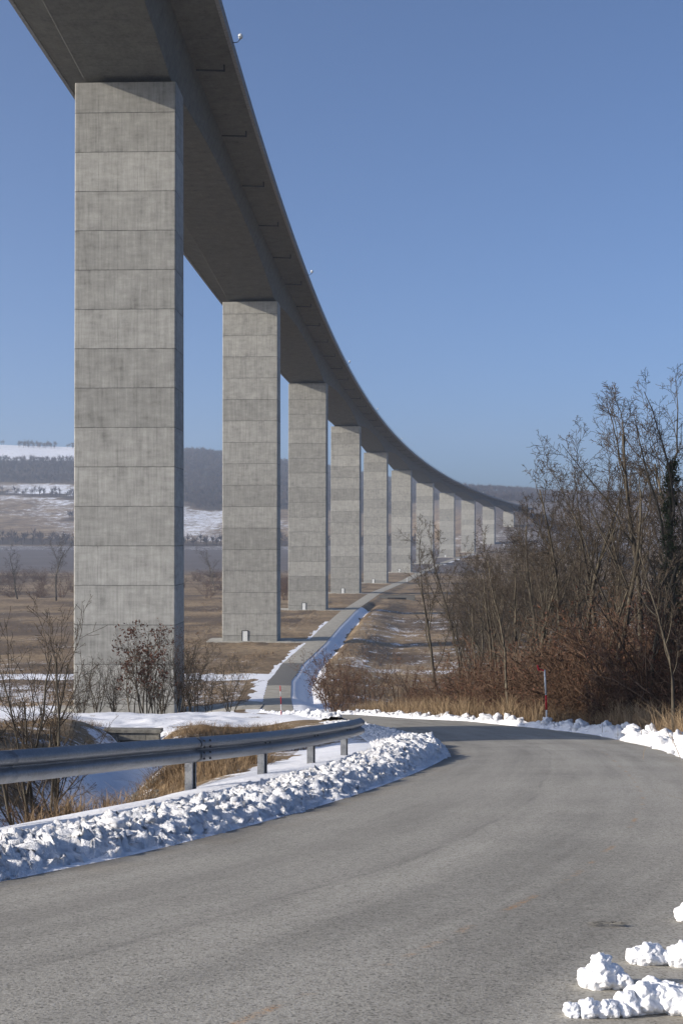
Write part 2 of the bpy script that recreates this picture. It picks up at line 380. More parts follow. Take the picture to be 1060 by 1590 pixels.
def terrain(X, Y):
    X = np.asarray(X, dtype=float); Y = np.asarray(Y, dtype=float); X, Y = np.broadcast_arrays(X, Y)
    zp = zprof(Y); l = edgeL(Y); r = edgeR(Y)
    dl = l - X; dr = X - r
    zl = np.interp(Y, LY, LZ) ; zr = zp - .35 * sst(20, 32, Y) - .25
    zr = zr - 1.3 * sst(6, 16, dr) * sst(140, 170, Y) * (1 - sst(430, 520, Y))
    zr = zr + np.clip(X - 22, 0, 60) * .02 * sst(20, 60, Y) * (1 - sst(200, 400, Y))
    rough = sst(1.5, 6, np.maximum(dl, dr))
    nz = (fbm(X * .35, Y * .35, 4, 3) - .5) * .55 * rough + (fbm(X * 1.7, Y * 1.7, 3, 9) - .5) * .16 * rough
    wl_ = sst(1.6, np.where(Y > 80, 9.0, 4.0), dl); wr_ = sst(.9, 4, dr)
    z = zp * (1 - np.maximum(wl_, wr_)) + zl * wl_ + zr * wr_
    # ditch behind the guard rail, running up to the culvert
    dd = np.abs(X - np.interp(Y, DY, DX)); dk = np.exp(-(dd / 1.15) ** 2) * sst(5, 9, Y) * (1 - sst(46.5, 48.5, Y))
    z = z - dk * 1.15
    # low grassy bank beyond the ditch
    z = z + .25 * np.exp(-((X + 10) / 3.5) ** 2) * sst(10, 20, Y) * (1 - sst(44, 50, Y))
    # drainage ditch on the right of the valley path
    dp = X - r - 2.3
    z = z - 1.0 * np.exp(-(dp / 1.3) ** 2) * sst(150, 165, Y) * (1 - sst(425, 440, Y))
    # road bed is cut a little so that the paving lies over it
    inside = np.minimum(X - l, r - X)
    z = z - .14 * sst(-.05, .45, inside) * (Y < 1100)
    # valley rising to the far hills
    zv = np.interp(Y, [650, 1200, 1300, 5000], [0, 14, 16, 16])
    t = np.clip((Y - 1300) / 1300, 0, 1); H = np.interp(X, HX, HZ)
    und = (fbm(X / 260, Y / 300, 4, 21) - .5)
    left = zv + (H + 6) * t * (.86 + .14 * t) + und * 26 * sst(1350, 1800, Y)
    right = np.interp(Y, [1100, 1200, 1326, 1412, 1500, 2000, 2600], [12, 18, 38, 54, 60, 90, 0]) + np.where(Y > 2000, (H + 22) * sst(2000, 2600, Y), 0) + und * 14 * sst(1500, 1800, Y)
    b = sst(70, 165, X)
    far = np.where(Y > 650, left * (1 - b) + right * b, 0)
    far = np.where((Y > 650) & (Y <= 1100), zv, far)
    z = z + nz + far
    z = z - sst(2620, 3000, Y) * 120
    return z
def ht(x, y): return float(terrain(x, y))

def wood_mask(X, Y):
    n = (fbm(X / 120, Y / 120, 3, 5) - .5)
    band = sst(1925, 1950, Y + n * 190 + (X + 500) * .12) * (1 - sst(2270, 2300, Y + n * 120)) * (X < -380)
    band2 = sst(1730, 1760, Y + n * 260) * ((X >= -380))
    band2 = band2 * np.where(X > 100, sst(1900, 1950, Y + n * 200), 1)
    hedge = sst(1290, 1300, Y + n * 40) * (1 - sst(1345, 1360, Y + n * 60)) * (X < 90)
    patch = (((X + 285) / 75) ** 2 + ((Y - 1530 - (X + 285) * -.5) / 40) ** 2 < 1 + n * 1.4) * 1.0
    patch2 = (((X + 560) / 90) ** 2 + ((Y - 1500) / 28) ** 2 < 1 + n * 1.8) * 1.0
    strip = (np.abs(Y - 1790 + (X + 500) * .35) < 16 + n * 50) * (X < -330) * 1.0
    return np.clip(np.maximum.reduce([band, band2, hedge, patch, patch2, strip]), 0, 1)

def masks(X, Y):
    l = edgeL(Y); r = edgeR(Y); dl = l - X; dr = X - r
    n = fbm(X * .3, Y * .3, 3, 31)
    wig = (fbm(X * .22, Y * .09, 3, 61) - .5) * 3.2; wig2 = (fbm(X * .8, Y * .5, 3, 62) - .5) * 1.6
    gdl, gdr = dl, dr
    s = np.zeros_like(X)
    # shoulders
    s = np.maximum(s, (1 - sst(1.8, 3.2 + n * 2, dl)) * (dl > -.5) * .95 * (Y < 76))
    s = np.maximum(s, (1 - sst(.7, 1.6, dr)) * (dr > -.5) * (Y > 0) * .95)
    # land left of the road
    near = (dl > 0) & (Y < 50)
    dd = np.abs(X - np.interp(Y, DY, DX))
    s = np.where(near, np.maximum(s, .30 + .25 * (n > .5)), s)
    s = np.where(near, np.maximum(s, .74 * np.exp(-((dd) / 1.9) ** 2)), s)
    s = np.where(near & (Y > 19) & (dl < 3.2), np.maximum(s, .85), s)
    s = np.where(near & (Y > 13) & (Y < 26) & (dl > 3.0) & (dd > 1.2) & (X > np.interp(Y, DY, DX)), .12 + .3 * (1 - sst(2.8, 4.2, dl)), s)
    s = np.where((dl > 0) & (Y > 30) & (Y < 49.5) & (dd > 1.6), .26 + .30 * n, s)
    track = (dl > 0) & (Y >= 49.5 - n * 1.5) & (Y < 76)
    s = np.where(track, .93 - .25 * (n > .62), s)
    slope = (dl > 3) & (Y >= 76) & (Y < 112); s = np.where(slope, .25, s)
    s = np.where((dl > 0) & (dl + .6 * wig + wig2 < 1.0 + .9 * (1 - sst(165, 200, Y))) & (Y >= 76) & (Y < 330), .74, s)
    v1 = (dl > 3.2) & (Y >= 112) & (Y < 152); s = np.where(v1, .66, s)
    v2 = (dl > 3.2) & (Y >= 152) & (Y < 400); s = np.where(v2, .24 + .20 * (1 - sst(170, 240, Y)), s)
    side = (dl > 0) & (X > -60) & (Y + wig > 188) & (Y + wig2 < 199); s = np.where(side, .98, s)
    # right of path: snow shoulder and ditch
    s = np.where((dr > 0) & (dr + .8 * (wig + wig2) < 4.7 - 1.9 * sst(190, 260, Y)) & (Y > 128) & (Y < 430), .84, s)
    rf = (dr > 5) & (Y > 120) & (Y < 500); s = np.where(rf, .30 + .12 * (n > .55), s)
    wd = (dr > 4) & (Y < 120) & (Y > 18); s = np.where(wd, .10, s); s = np.where((dr > 1.6) & (Y <= 18), .32, s)
    far = Y > 400; s = np.where(far & (Y < 850), .14, s)
    s = np.where((Y > 1150) & (Y <= 1300), .38, s)
    nn = fbm(X / 90, Y / 150, 4, 12)
    s = np.where(Y > 1300, (-.04 + .82 * nn) * (1 - .45 * sst(-150, 60, X)) + .12 * sst(1550, 1750, Y) * (X < -300), s)
    brown = np.exp(-((X + 560) / 130) ** 2 - ((Y - 1420) / 60) ** 2)
    s = np.where(Y > 1300, s - .5 * brown, s)
    s = np.where((Y > 2200) & (X < -380), .72, s)
    plow = sst(700, 780, Y + (n - .5) * 60) * (1 - sst(1280, 1300, Y)) * (X < 90)
    nb = fbm(X / 22, Y / 30, 4, 71); sc_ = sst(.54, .64, nb) * .75 * (Y > 125) * (Y < 700) * (np.maximum(dl, dr) > 8)
    wm = wood_mask(X, Y) * (Y > 1250)
    rh = sst(90, 170, X) * sst(1050, 1150, Y); plow = np.maximum(plow, rh * .8)
    wd2 = np.where((dr > 3) & (Y > 18) & (Y < 140), 1.0, 0) * .8
    wood = np.maximum(np.maximum(wm, wd2), sc_)
    s = s * (1 - wm * .75)
    return s, plow, wood

def growing(a, b, s0, k, smax):
    out = [a]; s = s0
    while out[-1] < b: out.append(out[-1] + s); s = min(s * k, smax)
    return out
xs = np.array(sorted(set([-v for v in growing(12, 1500, .35, 1.045, 26)] + list(np.arange(-11.85, 9.9, .15)) + growing(10, 1500, .35, 1.045, 26))))
ys = np.array(list(np.arange(-40, 2, 1.2)) + list(np.arange(2.2, 34, .16)) + growing(34, 200, .22, 1.014, 1.0) + growing(201.5, 3000, 1.2, 1.016, 22))
GX, GY = np.meshgrid(xs, ys)
GZ = terrain(GX, GY); sn, pl, wd = masks(GX, GY)
ground = np_mesh('ground', np.stack([GX, GY, GZ], -1).reshape(-1, 3), grid_faces(len(ys), len(xs)), M['ground'], True,
                 {'snow': sn, 'plow': pl, 'wood': wd})
tag(ground, kind='structure')

# ------------------------------------------------------------------ road and valley path
def ribbon(name, Ys, lf, rf, zf, nu, mat, width):
    Ys = np.asarray(Ys); u = np.linspace(0, 1, nu)
    L = lf(Ys)[:, None]; R = rf(Ys)[:, None]; X = L * (1 - u) + R * u; Y = np.repeat(Ys[:, None], nu, 1)
    crown = .04 * (1 - (2 * u - 1) ** 2)
    Z = zf(Ys)[:, None] + crown
    cx = (L[:, 0] + R[:, 0]) / 2; s = np.concatenate([[0], np.cumsum(np.hypot(np.diff(cx), np.diff(Ys)))])
    UV = np.stack([np.repeat(u[None] * width, len(Ys), 0), np.repeat(s[:, None], nu, 1)], -1).reshape(-1, 2)
    return np_mesh(name, np.stack([X, Y, Z], -1).reshape(-1, 3), grid_faces(len(Ys), nu), mat, True, uv=UV)
road = ribbon('road', np.concatenate([np.arange(-14, 34, .25), np.arange(34, 137.01, .5)]), edgeL, edgeR, zprof, 9, M['asphalt'], 4.3)
tag(road, kind='structure')
path = ribbon('path', np.arange(137, 1098, 2.0), edgeL, edgeR, lambda y: zprof(y) + np.interp(y, [650, 1200], [0, 14]) + .03, 7, M['path'], 4.0)
tag(path, kind='structure')

# ------------------------------------------------------------------ viaduct
R0 = 4300.0; H0 = .034; P1 = (-25.4, 145.7); ZT0 = 54.1; GR = -.0190
def axis(s):
    h = H0 + s / R0
    x = P1[0] + H0 * s + s * s / (2 * R0); y = P1[1] + s * (1 - (H0 * H0 + H0 * s / R0 + s * s / (3 * R0 * R0)) / 2)
    return x, y, h
def pier_top(s): return ZT0 + GR * s
SUPER = -.030
def deck_depth(s):
    t = (s / 120.0) - math.floor(s / 120.0); t = abs(2 * t - 1)   # 1 at a pier, 0 at mid-span
    return 3.5 + 3.0 * t ** 2.0
def deck_frame(s, sec):
    x, y, h = axis(s); c, n = math.cos(h), math.sin(h)
    return [(x + a * c, y - a * n, z) for a, z in sec]

S0, S1 = -250.0, 1290.0
def sweep(name, secf, mat, parent, step, closed=True, smooth=False):
    N = int(round((S1 - S0) / step)); V = []; UV = []; k = 0
    for i in range(N + 1):
        s = S0 + (S1 - S0) * i / N; sec = secf(s); k = len(sec)
        V += deck_frame(s, sec)
        per = 0
        for j, q in enumerate(sec):
            if j: per += math.hypot(q[0] - sec[j-1][0], q[1] - sec[j-1][1])
            UV.append((per, s))
    F = []
    for i in range(N):
        for j in range(k):
            j2 = (j + 1) % k
            F.append((i*k+j, i*k+j2, (i+1)*k+j2, (i+1)*k+j))
    o = np_mesh(name, V, F, mat, smooth, uv=np.array(UV)); o.parent = parent
    return o
deck = empty('viaduct_deck', (0, 0, 0))
tag(deck, 'long curving concrete box-girder deck with haunched spans carried on the row of tall piers', 'bridge deck')
def sec_box(s):
    T = pier_top(s) + .75 + 6.5   # top of the deck slab at the axis
    B = T - .35 - deck_depth(s) + .12
    wb = 5.15 + (6.5 - deck_depth(s)) * .14
    su = SUPER
    return [(-11.7, T - .55 - 11.7 * su), (-6.6, T - 1.05 - 6.6 * su), (-wb - .09, B + .30), (-wb + .10, B), (wb - .05, B), (wb + .02, B + .05), (6.6, T - 1.05 + 6.6 * su), (11.7, T - .55 + 11.7 * su), (11.7, T - .2 + 11.7 * su), (-11.7, T - .2 - 11.7 * su)]  # left bottom chamfer added so the sun draws a pale line there
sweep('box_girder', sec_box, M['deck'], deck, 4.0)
for sg, nm in ((-1, 'edge_beam'), (1, 'edge_beam')):
    def sec_edge(s, sg=sg):
        T = pier_top(s) + .75 + 6.5 + SUPER * 11.7 * sg
        a = [(11.55 * sg, T - .72), (11.98 * sg, T - .72), (11.98 * sg, T + .30), (11.55 * sg, T + .30)]
        return a if sg > 0 else a[::-1]
    sweep(nm, sec_edge, M['kerb'], deck, 6.0)
for sg in (-1, 1):
    def sec_rail(s, sg=sg):
        T = pier_top(s) + .75 + 6.5 + SUPER * 11.7 * sg
        a = [(11.70 * sg, T + 1.02), (11.82 * sg, T + 1.02), (11.82 * sg, T + 1.14), (11.70 * sg, T + 1.14)]
        return a if sg > 0 else a[::-1]
    rl = sweep('hand_rail', sec_rail, M['galv'], deck, 6.0)
    mb = MB()
    s = S0 + 2
    while s < S1:
        T = pier_top(s) + 7.25 + SUPER * 11.7 * sg
        p = deck_frame(s, [(11.76 * sg, T + .2), (11.76 * sg, T + 1.05)])
        mb.tube([Vector(p[0]), Vector(p[1])], [.04, .04], 4); s += 4
    pst = mb.build('rail_posts', M['galv'], rl); pst['kind'] = 'stuff'
# drain pipes under the right cantilever
s = 8.0
while s < 1250:
    T = pier_top(s) + 7.25
    mb = MB()
    p = [Vector(q) for q in deck_frame(s, [(6.75, T - 1.6), (10.3, T - 1.75), (10.3, T - .9)])]
    mb.tube(p[:2], [.11, .11], 6); mb.tube([p[1] + Vector((0, 0, -.11)), p[2]], [.11, .11], 6)
    mb.build('drain_pipe', M['dark'], deck); s += 23.6
# small lamps on the right edge above each pier
for k in range(0, 11):
    s = 120.0 * k + 3
    T = pier_top(s) + 7.25 + SUPER * 11.7
    mb = MB(); q = [Vector(a) for a in deck_frame(s, [(11.98, T + .0), (12.6, T + .05), (12.95, T + .45)])]
    mb.tube(q, [.05, .05, .05], 6); arm = mb.build('lamp_arm', M['dark'], deck)
    mb = MB(); c = q[2]
    mb.tube([c + Vector((-.05, 0, -.05)), c + Vector((0, 0, .12)), c + Vector((.02, 0, .45)), c + Vector((.02, 0, .62))], [.14, .27, .30, .12], 10)
    mb.build('lamp_head', M['white_steel'], arm, True)
# abutment end
x, y, h = axis(S1)

PNOTE = ['nearest to the camera on the left', 'second from the camera, white door at its foot', 'third from the camera', 'fourth from the camera', 'fifth from the camera',
         'sixth from the camera, with one paler band', 'seventh from the camera', 'eighth from camera, behind a bare tree', 'ninth from the camera, just left of the wood', 'tenth from the camera', 'farthest and shortest, its foot on the hillside']
for k in range(-2, 11):
    s = 120.0 * k; x, y, h = axis(s); zt = pier_top(s)
    zb = min(ht(x, y), ht(x - 6, y), ht(x + 6, y), ht(x, y - 4)) - .4
    if k < 0: zb -= 1
    pr = empty('bridge_pier', (x, y, zb), -h)
    if k >= 0: tag(pr, 'tall grey concrete pier of the viaduct, ' + PNOTE[k], 'pier', 'piers of the viaduct in a row')
    else: tag(pr, 'tall grey concrete pier standing beside the camera' + (', the farther back one' if k == -2 else ''), 'pier', 'piers of the viaduct in a row')
    Hh = zt - zb; mb = MB(); nz = int(Hh / LIFT) + 1; V = []; F = []
    bev = .12
    levels = [0.0]; z = PHASE
    while z < Hh - .6:
        levels += [z - .03, z, z + .03]; z += LIFT
    levels.append(Hh)
    for i, z in enumerate(levels):
        t = z / Hh; a = 6.0; b = 3.35 - .65 * t
        g = .035 if (i > 0 and i < len(levels) - 1 and (i - 1) % 3 == 1) else 0.0
        a -= g; b -= g
        V += [(-a + bev, -b, z), (a - bev, -b, z), (a, -b + bev, z), (a, b - bev, z), (a - bev, b, z), (-a + bev, b, z), (-a, b - bev, z), (-a, -b + bev, z)]
    for i in range(len(levels) - 1):
        for j in range(8):
            F.append((i*8+j, i*8+(j+1) % 8, (i+1)*8+(j+1) % 8, (i+1)*8+j))
    n = len(levels) - 1; F.append(tuple(range(n*8, n*8+8)))
    mb.v = V; mb.f = F; mb.build('shaft', M['pier'], pr)
    for sx in (-4.2, 4.2):
        b_ = MB(); b_.box(sx - .7, sx + .7, -1.0, 1.0, Hh + .001, Hh + .22); b_.box(sx - .5, sx + .5, -.75, .75, Hh + .222, Hh + .42); b_.box(sx - .75, sx + .75, -1.1, 1.1, Hh + .422, Hh + .395 + .003 + .02)
        b_.v = [(a, c, min(d, Hh + .40)) for a, c, d in b_.v]
        b_.build('bearing', M['bearing'], pr)
    b_ = MB(); b_.box(-3.3, 3.3, -.9, .9, Hh + .001, Hh + .398); b_.build('bearing_plinth', M['bearing'], pr)
    if k >= 1 and k < 8:
        gz = max(ht(x, y - 3.5), zb) - zb + .05
        d_ = MB(); d_.box(-1.55, -.45, -3.42, -3.30, gz, gz + 2.15); dd_ = d_.build('door', M['white_steel'], pr)
        d_ = MB(); d_.box(-1.72, -1.57, -3.46, -3.28, gz, gz + 2.28); d_.box(-.43, -.31, -3.46, -3.28, gz, gz + 2.28); d_.box(-1.57, -.43, -3.46, -3.28, gz + 2.152, gz + 2.28); d_.build('door_frame', M['dark'], dd_)
        d_ = MB(); d_.tube([Vector((-.62, -3.50, gz + 1.0)), Vector((-.8, -3.50, gz + 1.0))], [.02, .02], 5); d_.build('handle', M['dark'], dd_)

# concrete apron slabs at the pier feet
for k in range(0, 9):
    s = 120.0 * k; x, y, h = axis(s); r_ = float(edgeL(np.array(y)))
    X0 = x - 9.5; X1 = r_ + .05
    nx, ny = 24, 8
    gx = np.linspace(X0, X1, nx); V = []
    for j in range(ny):
        for xx in gx:
            yy = y - 5.0 + 10.0 * j / (ny - 1) - math.tan(h) * (xx - x)
            V.append((xx, yy, 0))
    V = np.array(V); base = terrain(V[:, 0], V[:, 1]); V[:, 2] = max(base.mean(), np.percentile(base, 80)) + .10 if k != 0 else base + .12
    inner = (V[:, 0] > X1 - 3)
    if k != 0: V[inner, 2] = np.maximum(zprof(V[inner, 1]) + np.interp(V[inner, 1], [650, 1200], [0, 14]) + .02, V[inner, 2] * 0 + zprof(V[inner, 1]) + np.interp(V[inner, 1], [650, 1200], [0, 14]) + .02)
    top = V.copy(); n = len(V); bot = V.copy(); bot[:, 2] -= .5
    F = list(grid_faces(ny, nx)); ring = [(0, i) for i in range(nx)] + [(j, nx-1) for j in range(1, ny)] + [(ny-1, i) for i in range(nx-2, -1, -1)] + [(j, 0) for j in range(ny-2, 0, -1)]
    idx = [a * nx + b for a, b in ring]
    for a, b in zip(idx, idx[1:] + idx[:1]): F.append((b, a, a + n, b + n))
    o = np_mesh('apron_paving', np.concatenate([top, bot]), F, M['apron'], False); tag(o, kind='structure')

# ------------------------------------------------------------------ snow banks
def nv(x, y, z, s): return mnoise.noise(Vector((x * s, y * s, z * s)))
def bank(name, ef, sgn, Y0, Y1, width, hf, step, nv_, mat, seed, clods, clod_r, rough=1.0):
    Ys = []; y = Y0
    while y < Y1: Ys.append(y); y += step * (1 + max(0, y - 12) * .035)
    Ys = np.array(Ys); ex = ef(Ys); tx = np.gradient(ex, Ys); ln = np.hypot(tx, 1); nx_ = sgn / ln; ny_ = -sgn * tx / ln
    V = []; rnd = random.Random(seed); us = np.linspace(0, 1, nv_)
    BX = ex[:, None] + nx_[:, None] * us[None] * width; BY = Ys[:, None] + ny_[:, None] * us[None] * width
    TZ = np.maximum(terrain(BX, BY), zprof(BY) - .35)
    for i in range(len(Ys)):
        toe = .13 * nv(BX[i, 0], BY[i, 0], seed, 1.3) + .09 * nv(BX[i, 0], BY[i, 0], seed, 4) + .05 * nv(BX[i, 0], BY[i, 0], seed, 11)
        hh = hf(Ys[i]) * (1 + .5 * nv(BX[i, 0], BY[i, 0], seed + 4, .8))
        for j, u in enumerate(us):
            bx, by = BX[i, j], BY[i, j]; v = u * width
            p = sst(-.03 * width, .25 * width, v) * (1 - .80 * sst(.45 * width, .98 * width, v))
            if u > .97: p = 0
            v1 = mnoise.voronoi(Vector((bx * 4.2 + nv(bx, by, 3, 3), by * 4.2, seed)))[0][0]
            v2 = mnoise.voronoi(Vector((bx * 9.5, by * 9.5, seed + 9)))[0][0]
            v3 = mnoise.voronoi(Vector((bx * 21, by * 21, seed + 5)))[0][0]
            am = float(sst(0, .06, v)) * min(1.0, float(p) * 3.0 + .25)
            h = hh * float(p) * (.84 + .20 * (1 - min(1, v1 * 1.2))) + am * (.035 * (.5 - min(1, v2)) + .045 * (.5 - min(1, v3)) + .04 * nv(bx, by, seed, 3) + .045 * nv(bx, by, seed, 8) + .040 * nv(bx, by, seed, 18) + .028 * nv(bx, by, seed, 36)) * rough
            sh = (.07 * nv(bx, by, seed + 2, 5) + .06 * nv(bx, by, seed + 6, 12) + .05 * nv(bx, by, seed + 8, 26)) * float(sst(.0, .12, v) * (1 - sst(.6 * width, .9 * width, v))) + .03 * nv(bx, by, seed + 3, 20) * (u < .1)
            V.append((bx - nx_[i] * (toe * (1 - u) + sh), by - ny_[i] * (toe * (1 - u) + sh), TZ[i, j] - .02 + max(0, h) + (0 if u > 0 else -.05)))
    V = np.array(V); F = grid_faces(len(Ys), nv_)
    if sgn > 0: F = F[:, ::-1]
    Vs = [V]; Fs = [F[:, [0, 1, 2]], F[:, [0, 2, 3]]]; off = len(V)
    # clods that rolled off the plough
    bm = bmesh.new(); bmesh.ops.create_icosphere(bm, subdivisions=3, radius=1); bv = np.array([v.co[:] for v in bm.verts]); bf = np.array([[q.index for q in f.verts] for f in bm.faces]); bm.free()
    for c in range(clods):
        i = min(len(Ys) - 1, int(rnd.random() ** 1.0 * len(Ys))); u = rnd.random() ** .8 * .8 + .01
        v = u * width; rr = clod_r * (.35 + rnd.random() ** 2.5 * 1.3) * (1 if u > .12 else .5)
        bx = ex[i] + nx_[i] * v; by = Ys[i] + ny_[i] * v
        p = float(sst(0, .30 * width, v) * (1 - .75 * sst(.38 * width, .98 * width, v)))
        z = ht(bx, by) if v > 0 else float(zprof(np.array(by)))
        z = max(z, float(zprof(np.array(by))) - .35) + hf(Ys[i]) * .85 * p
        sc = np.array([rr * (.8 + .5 * rnd.random()), rr * (.8 + .5 * rnd.random()), rr * (.6 + .5 * rnd.random())])
        d = np.array([1 + .60 * mnoise.noise(Vector(q * 1.1) + Vector((c * 3.1, seed, 0))) + .38 * mnoise.noise(Vector(q * 2.9) + Vector((c, 7, 0))) + .20 * mnoise.noise(Vector(q * 6.5) + Vector((c, 3, 0))) for q in bv])
        W = bv * d[:, None] * sc; W[:, 0] += bx; W[:, 1] += by; W[:, 2] += z + rr * .25
        Vs.append(W); Fs.append(bf + off); off += len(W)
    return np_mesh(name, np.concatenate(Vs), np.concatenate(Fs), mat, True)
b1 = bank('snow_bank', edgeL, -1, 1.5, 44, 1.55, lambda y: .16 + .14 * math.exp(-((y - 22) / 5.5) ** 2) - .08 * float(sst(30, 44, y)), .028, 60, M['snow'], 3, 190, .040, 1.2)
tag(b1, kind='stuff', label='lumpy ploughed snow bank between the left road edge and the guard rail', cat='snow')
b2 = bank('snow_bank', edgeR, 1, 2.5, 104, .95, lambda y: .10 + .05 * float(sst(10, 18, y)) + .12 * math.exp(-((y - 32) / 7) ** 2), .07, 24, M['snow'], 8, 420, .12, 1.3)
tag(b2, kind='stuff', label='low chain of ploughed snow clods along the far right road edge', cat='snow')
b3 = bank('snow_bank', edgeL, -1, 48, 130, 1.2, lambda y: .16, .10, 12, M['snow'], 12, 160, .12)
tag(b3, kind='stuff', label='thin snow ridge where the road meets the white track', cat='snow')

# loose snow lumps on the asphalt, lower right
def snow_lump(x, y, parts, label):
    z = float(zprof(np.array(y))) + .02; bm = bmesh.new(); rnd = random.Random(int(x * 100 + y * 10))
    for (dx, dy, dz, r) in parts:
        dx *= .92; dy *= .95; dz *= .66; r *= .74
        b0 = len(bm.verts)
        ret = bmesh.ops.create_icosphere(bm, subdivisions=5, radius=1)
        for v in ret['verts']:
            q = v.co.copy(); k = Vector((dx * 9 + x, dy * 9, dz))
            vo = mnoise.voronoi((q + k) * 1.5)[0][0]
            d = 1 + .50 * mnoise.noise(q * 1.2 + k) + .16 * (.5 - vo) + .20 * mnoise.noise(q * 2.6 + k) + .06 * mnoise.noise(q * 6 + k) + .018 * mnoise.noise(q * 17 + k)
            v.co = Vector((q.x * r * d + dx, q.y * r * d + dy, max(-.012, q.z * r * .85 * d + dz)))
    me = bpy.data.meshes.new('snow_lump'); bm.to_mesh(me); bm.free(); me.materials.append(M['snow_clean'])
    me.polygons.foreach_set('use_smooth', [True] * len(me.polygons))
    o = bpy.data.objects.new('snow_lump', me); COL.objects.link(o); o.location = (x, y, z)
    tag(o, label, 'snow lump', 'loose snow lumps on the lower right asphalt')
snow_lump(.99, 4.62, [(0, 0, .06, .085), (-.05, .01, .045, .06), (.05, .02, .05, .06), (.0, .02, .13, .05), (.08, -.02, .04, .05)], 'pointed white snow lump on the asphalt, left of the flat-topped lump')
snow_lump(1.07, 4.30, [(0, 0, .05, .09), (.09, .0, .05, .085), (-.07, -.03, .04, .07), (.17, -.04, .05, .08), (.06, .07, .05, .07), (.13, .05, .06, .06)], 'widest snow lump, heaped at the lower right corner of the road')
snow_lump(.86, 4.22, [(0, 0, .03, .055), (-.06, .0, .02, .045), (.07, .0, .03, .05), (.13, .01, .02, .04)], 'small flat string of snow crumbs at the bottom edge of the picture')
snow_lump(1.27, 5.02, [(0, 0, .05, .075), (-.06, .01, .04, .05), (.06, .0, .04, .05)], 'round snow lump resting on the asphalt left of a wider one at the right edge')
snow_lump(1.42, 5.0, [(0, 0, .06, .085), (.07, .01, .05, .07), (-.05, .0, .04, .05), (.14, .0, .06, .08)], 'wide snow lump at the right edge of the picture')
snow_lump(1.70, 5.95, [(0, 0, .06, .075), (.06, .02, .04, .06)], 'highest snow lump on the right edge of the road, alone')
# flattened scrap lying on the asphalt
mb = MB(); rnd = random.Random(5)
sx, sy = 1.27, 5.78; sz = float(zprof(np.array(sy))) + .035
for i in range(16):
    a = rnd.uniform(-.09, .09); b = rnd.uniform(-.025, .025); L = rnd.uniform(.02, .05); t = rnd.uniform(-.5, .5)
    mb.tube([Vector((a - L * math.cos(t), b - L * math.sin(t) * .4, .004)), Vector((a, b, .012)), Vector((a + L * math.cos(t), b + L * math.sin(t) * .4, .004))], [.003, .006, .003], 4)
sc = mb.build('plant_debris', M['stone']); sc.scale = (.8, .8, .5); sc.location = (sx, sy, sz); tag(sc, 'flattened dark scrap of plant debris lying on the asphalt', 'debris')

# ------------------------------------------------------------------ guard rail
gr = empty('guard_rail', (-1.87, 15.0, -3.2)); tag(gr, 'galvanised steel guard rail on short posts along the left road edge', 'guard rail')
GRY = np.array([-6, -2, 2, 5, 8, 11, 13, 15, 17.1, 19.2, 21.2, 22.1]); GRX = np.array([-20, -14.6, -10.2, -7.3, -4.95, -3.15, -2.45, -1.83, -1.05, -.42, .10, .33])
GRZ = np.array([.3, -.3, -.75, -1.1, -1.5, -1.92, -2.17, -2.44, -2.70, -2.94, -3.16, -3.24])
def gpt(y):
    f = lambda k: float((np.interp(y, GRY, k) * 2 + np.interp(y - .9, GRY, k) + np.interp(y + .9, GRY, k)) / 4) if y < 21 else float(np.interp(y, GRY, k))
    return Vector((f(GRX), y, f(GRZ)))
# W profile: (outward offset, drop below top)
WP = [(0, 0.0), (.012, .004), (.030, .018), (.070, .045), (.083, .070), (.083, .095), (.070, .118), (.020, .142), (.006, .155), (.020, .168), (.070, .192), (.083, .215), (.083, .240), (.070, .265), (.030, .292), (.012, .306), (0, .310)]
def beam(y0, y1, out, cap=False):
    V = []; N = max(6, int((y1 - y0) / .12)); P = []
    for i in range(N + 1):
        y = y0 + (y1 - y0) * i / N; p = gpt(y); t = (gpt(min(y + .3, 22.1)) - gpt(y - .3)); t.z = 0; t.normalize(); n = Vector((t.y, -t.x, 0))
        P.append((p, n, t))
    k = len(WP); th = .004
    for side in (0, 1):
        for (p, n, t) in P:
            for (o, d) in WP:
                q = p + n * (o + out - side * th) + Vector((0, 0, -d)); V.append((q.x, q.y, q.z))
    F = []; m = (N + 1) * k
    for i in range(N):
        for j in range(k - 1):
            F.append((i*k+j, (i+1)*k+j, (i+1)*k+j+1, i*k+j+1)); F.append((m+i*k+j+1, m+(i+1)*k+j+1, m+(i+1)*k+j, m+i*k+j))
    for i in range(N):
        F.append((i*k, m+i*k, m+(i+1)*k, (i+1)*k)); F.append((i*k+k-1, (i+1)*k+k-1, m+(i+1)*k+k-1, m+i*k+k-1))
    for i in (0, N):
        for j in range(k - 1): F.append((i*k+j, i*k+j+1, m+i*k+j+1, m+i*k+j))
    mb = MB(); mb.v = V; mb.f = F; return mb.build('rail_beam', M['galv'], None, True)
JOINT = 15.15
bms = []
for (a, b, o) in ((3.0, 7.3, .004), (7.15, 11.3, .009), (11.15, JOINT + .14, .004), (JOINT - .14, 22.1, .016), (-6, 3.15, .009)):
    bb = beam(a, b, o); bb.parent = gr; bb.matrix_parent_inverse = Matrix.Translation(-gr.location); bms.append(bb)
def rail_part(mb, name, mat, parent=None, smooth=False):
    o = mb.build(name, mat, None, smooth); o.parent = parent or gr
    o.matrix_parent_inverse = Matrix.Translation(-gr.location) if parent is None else Matrix.Identity(4)
    return o
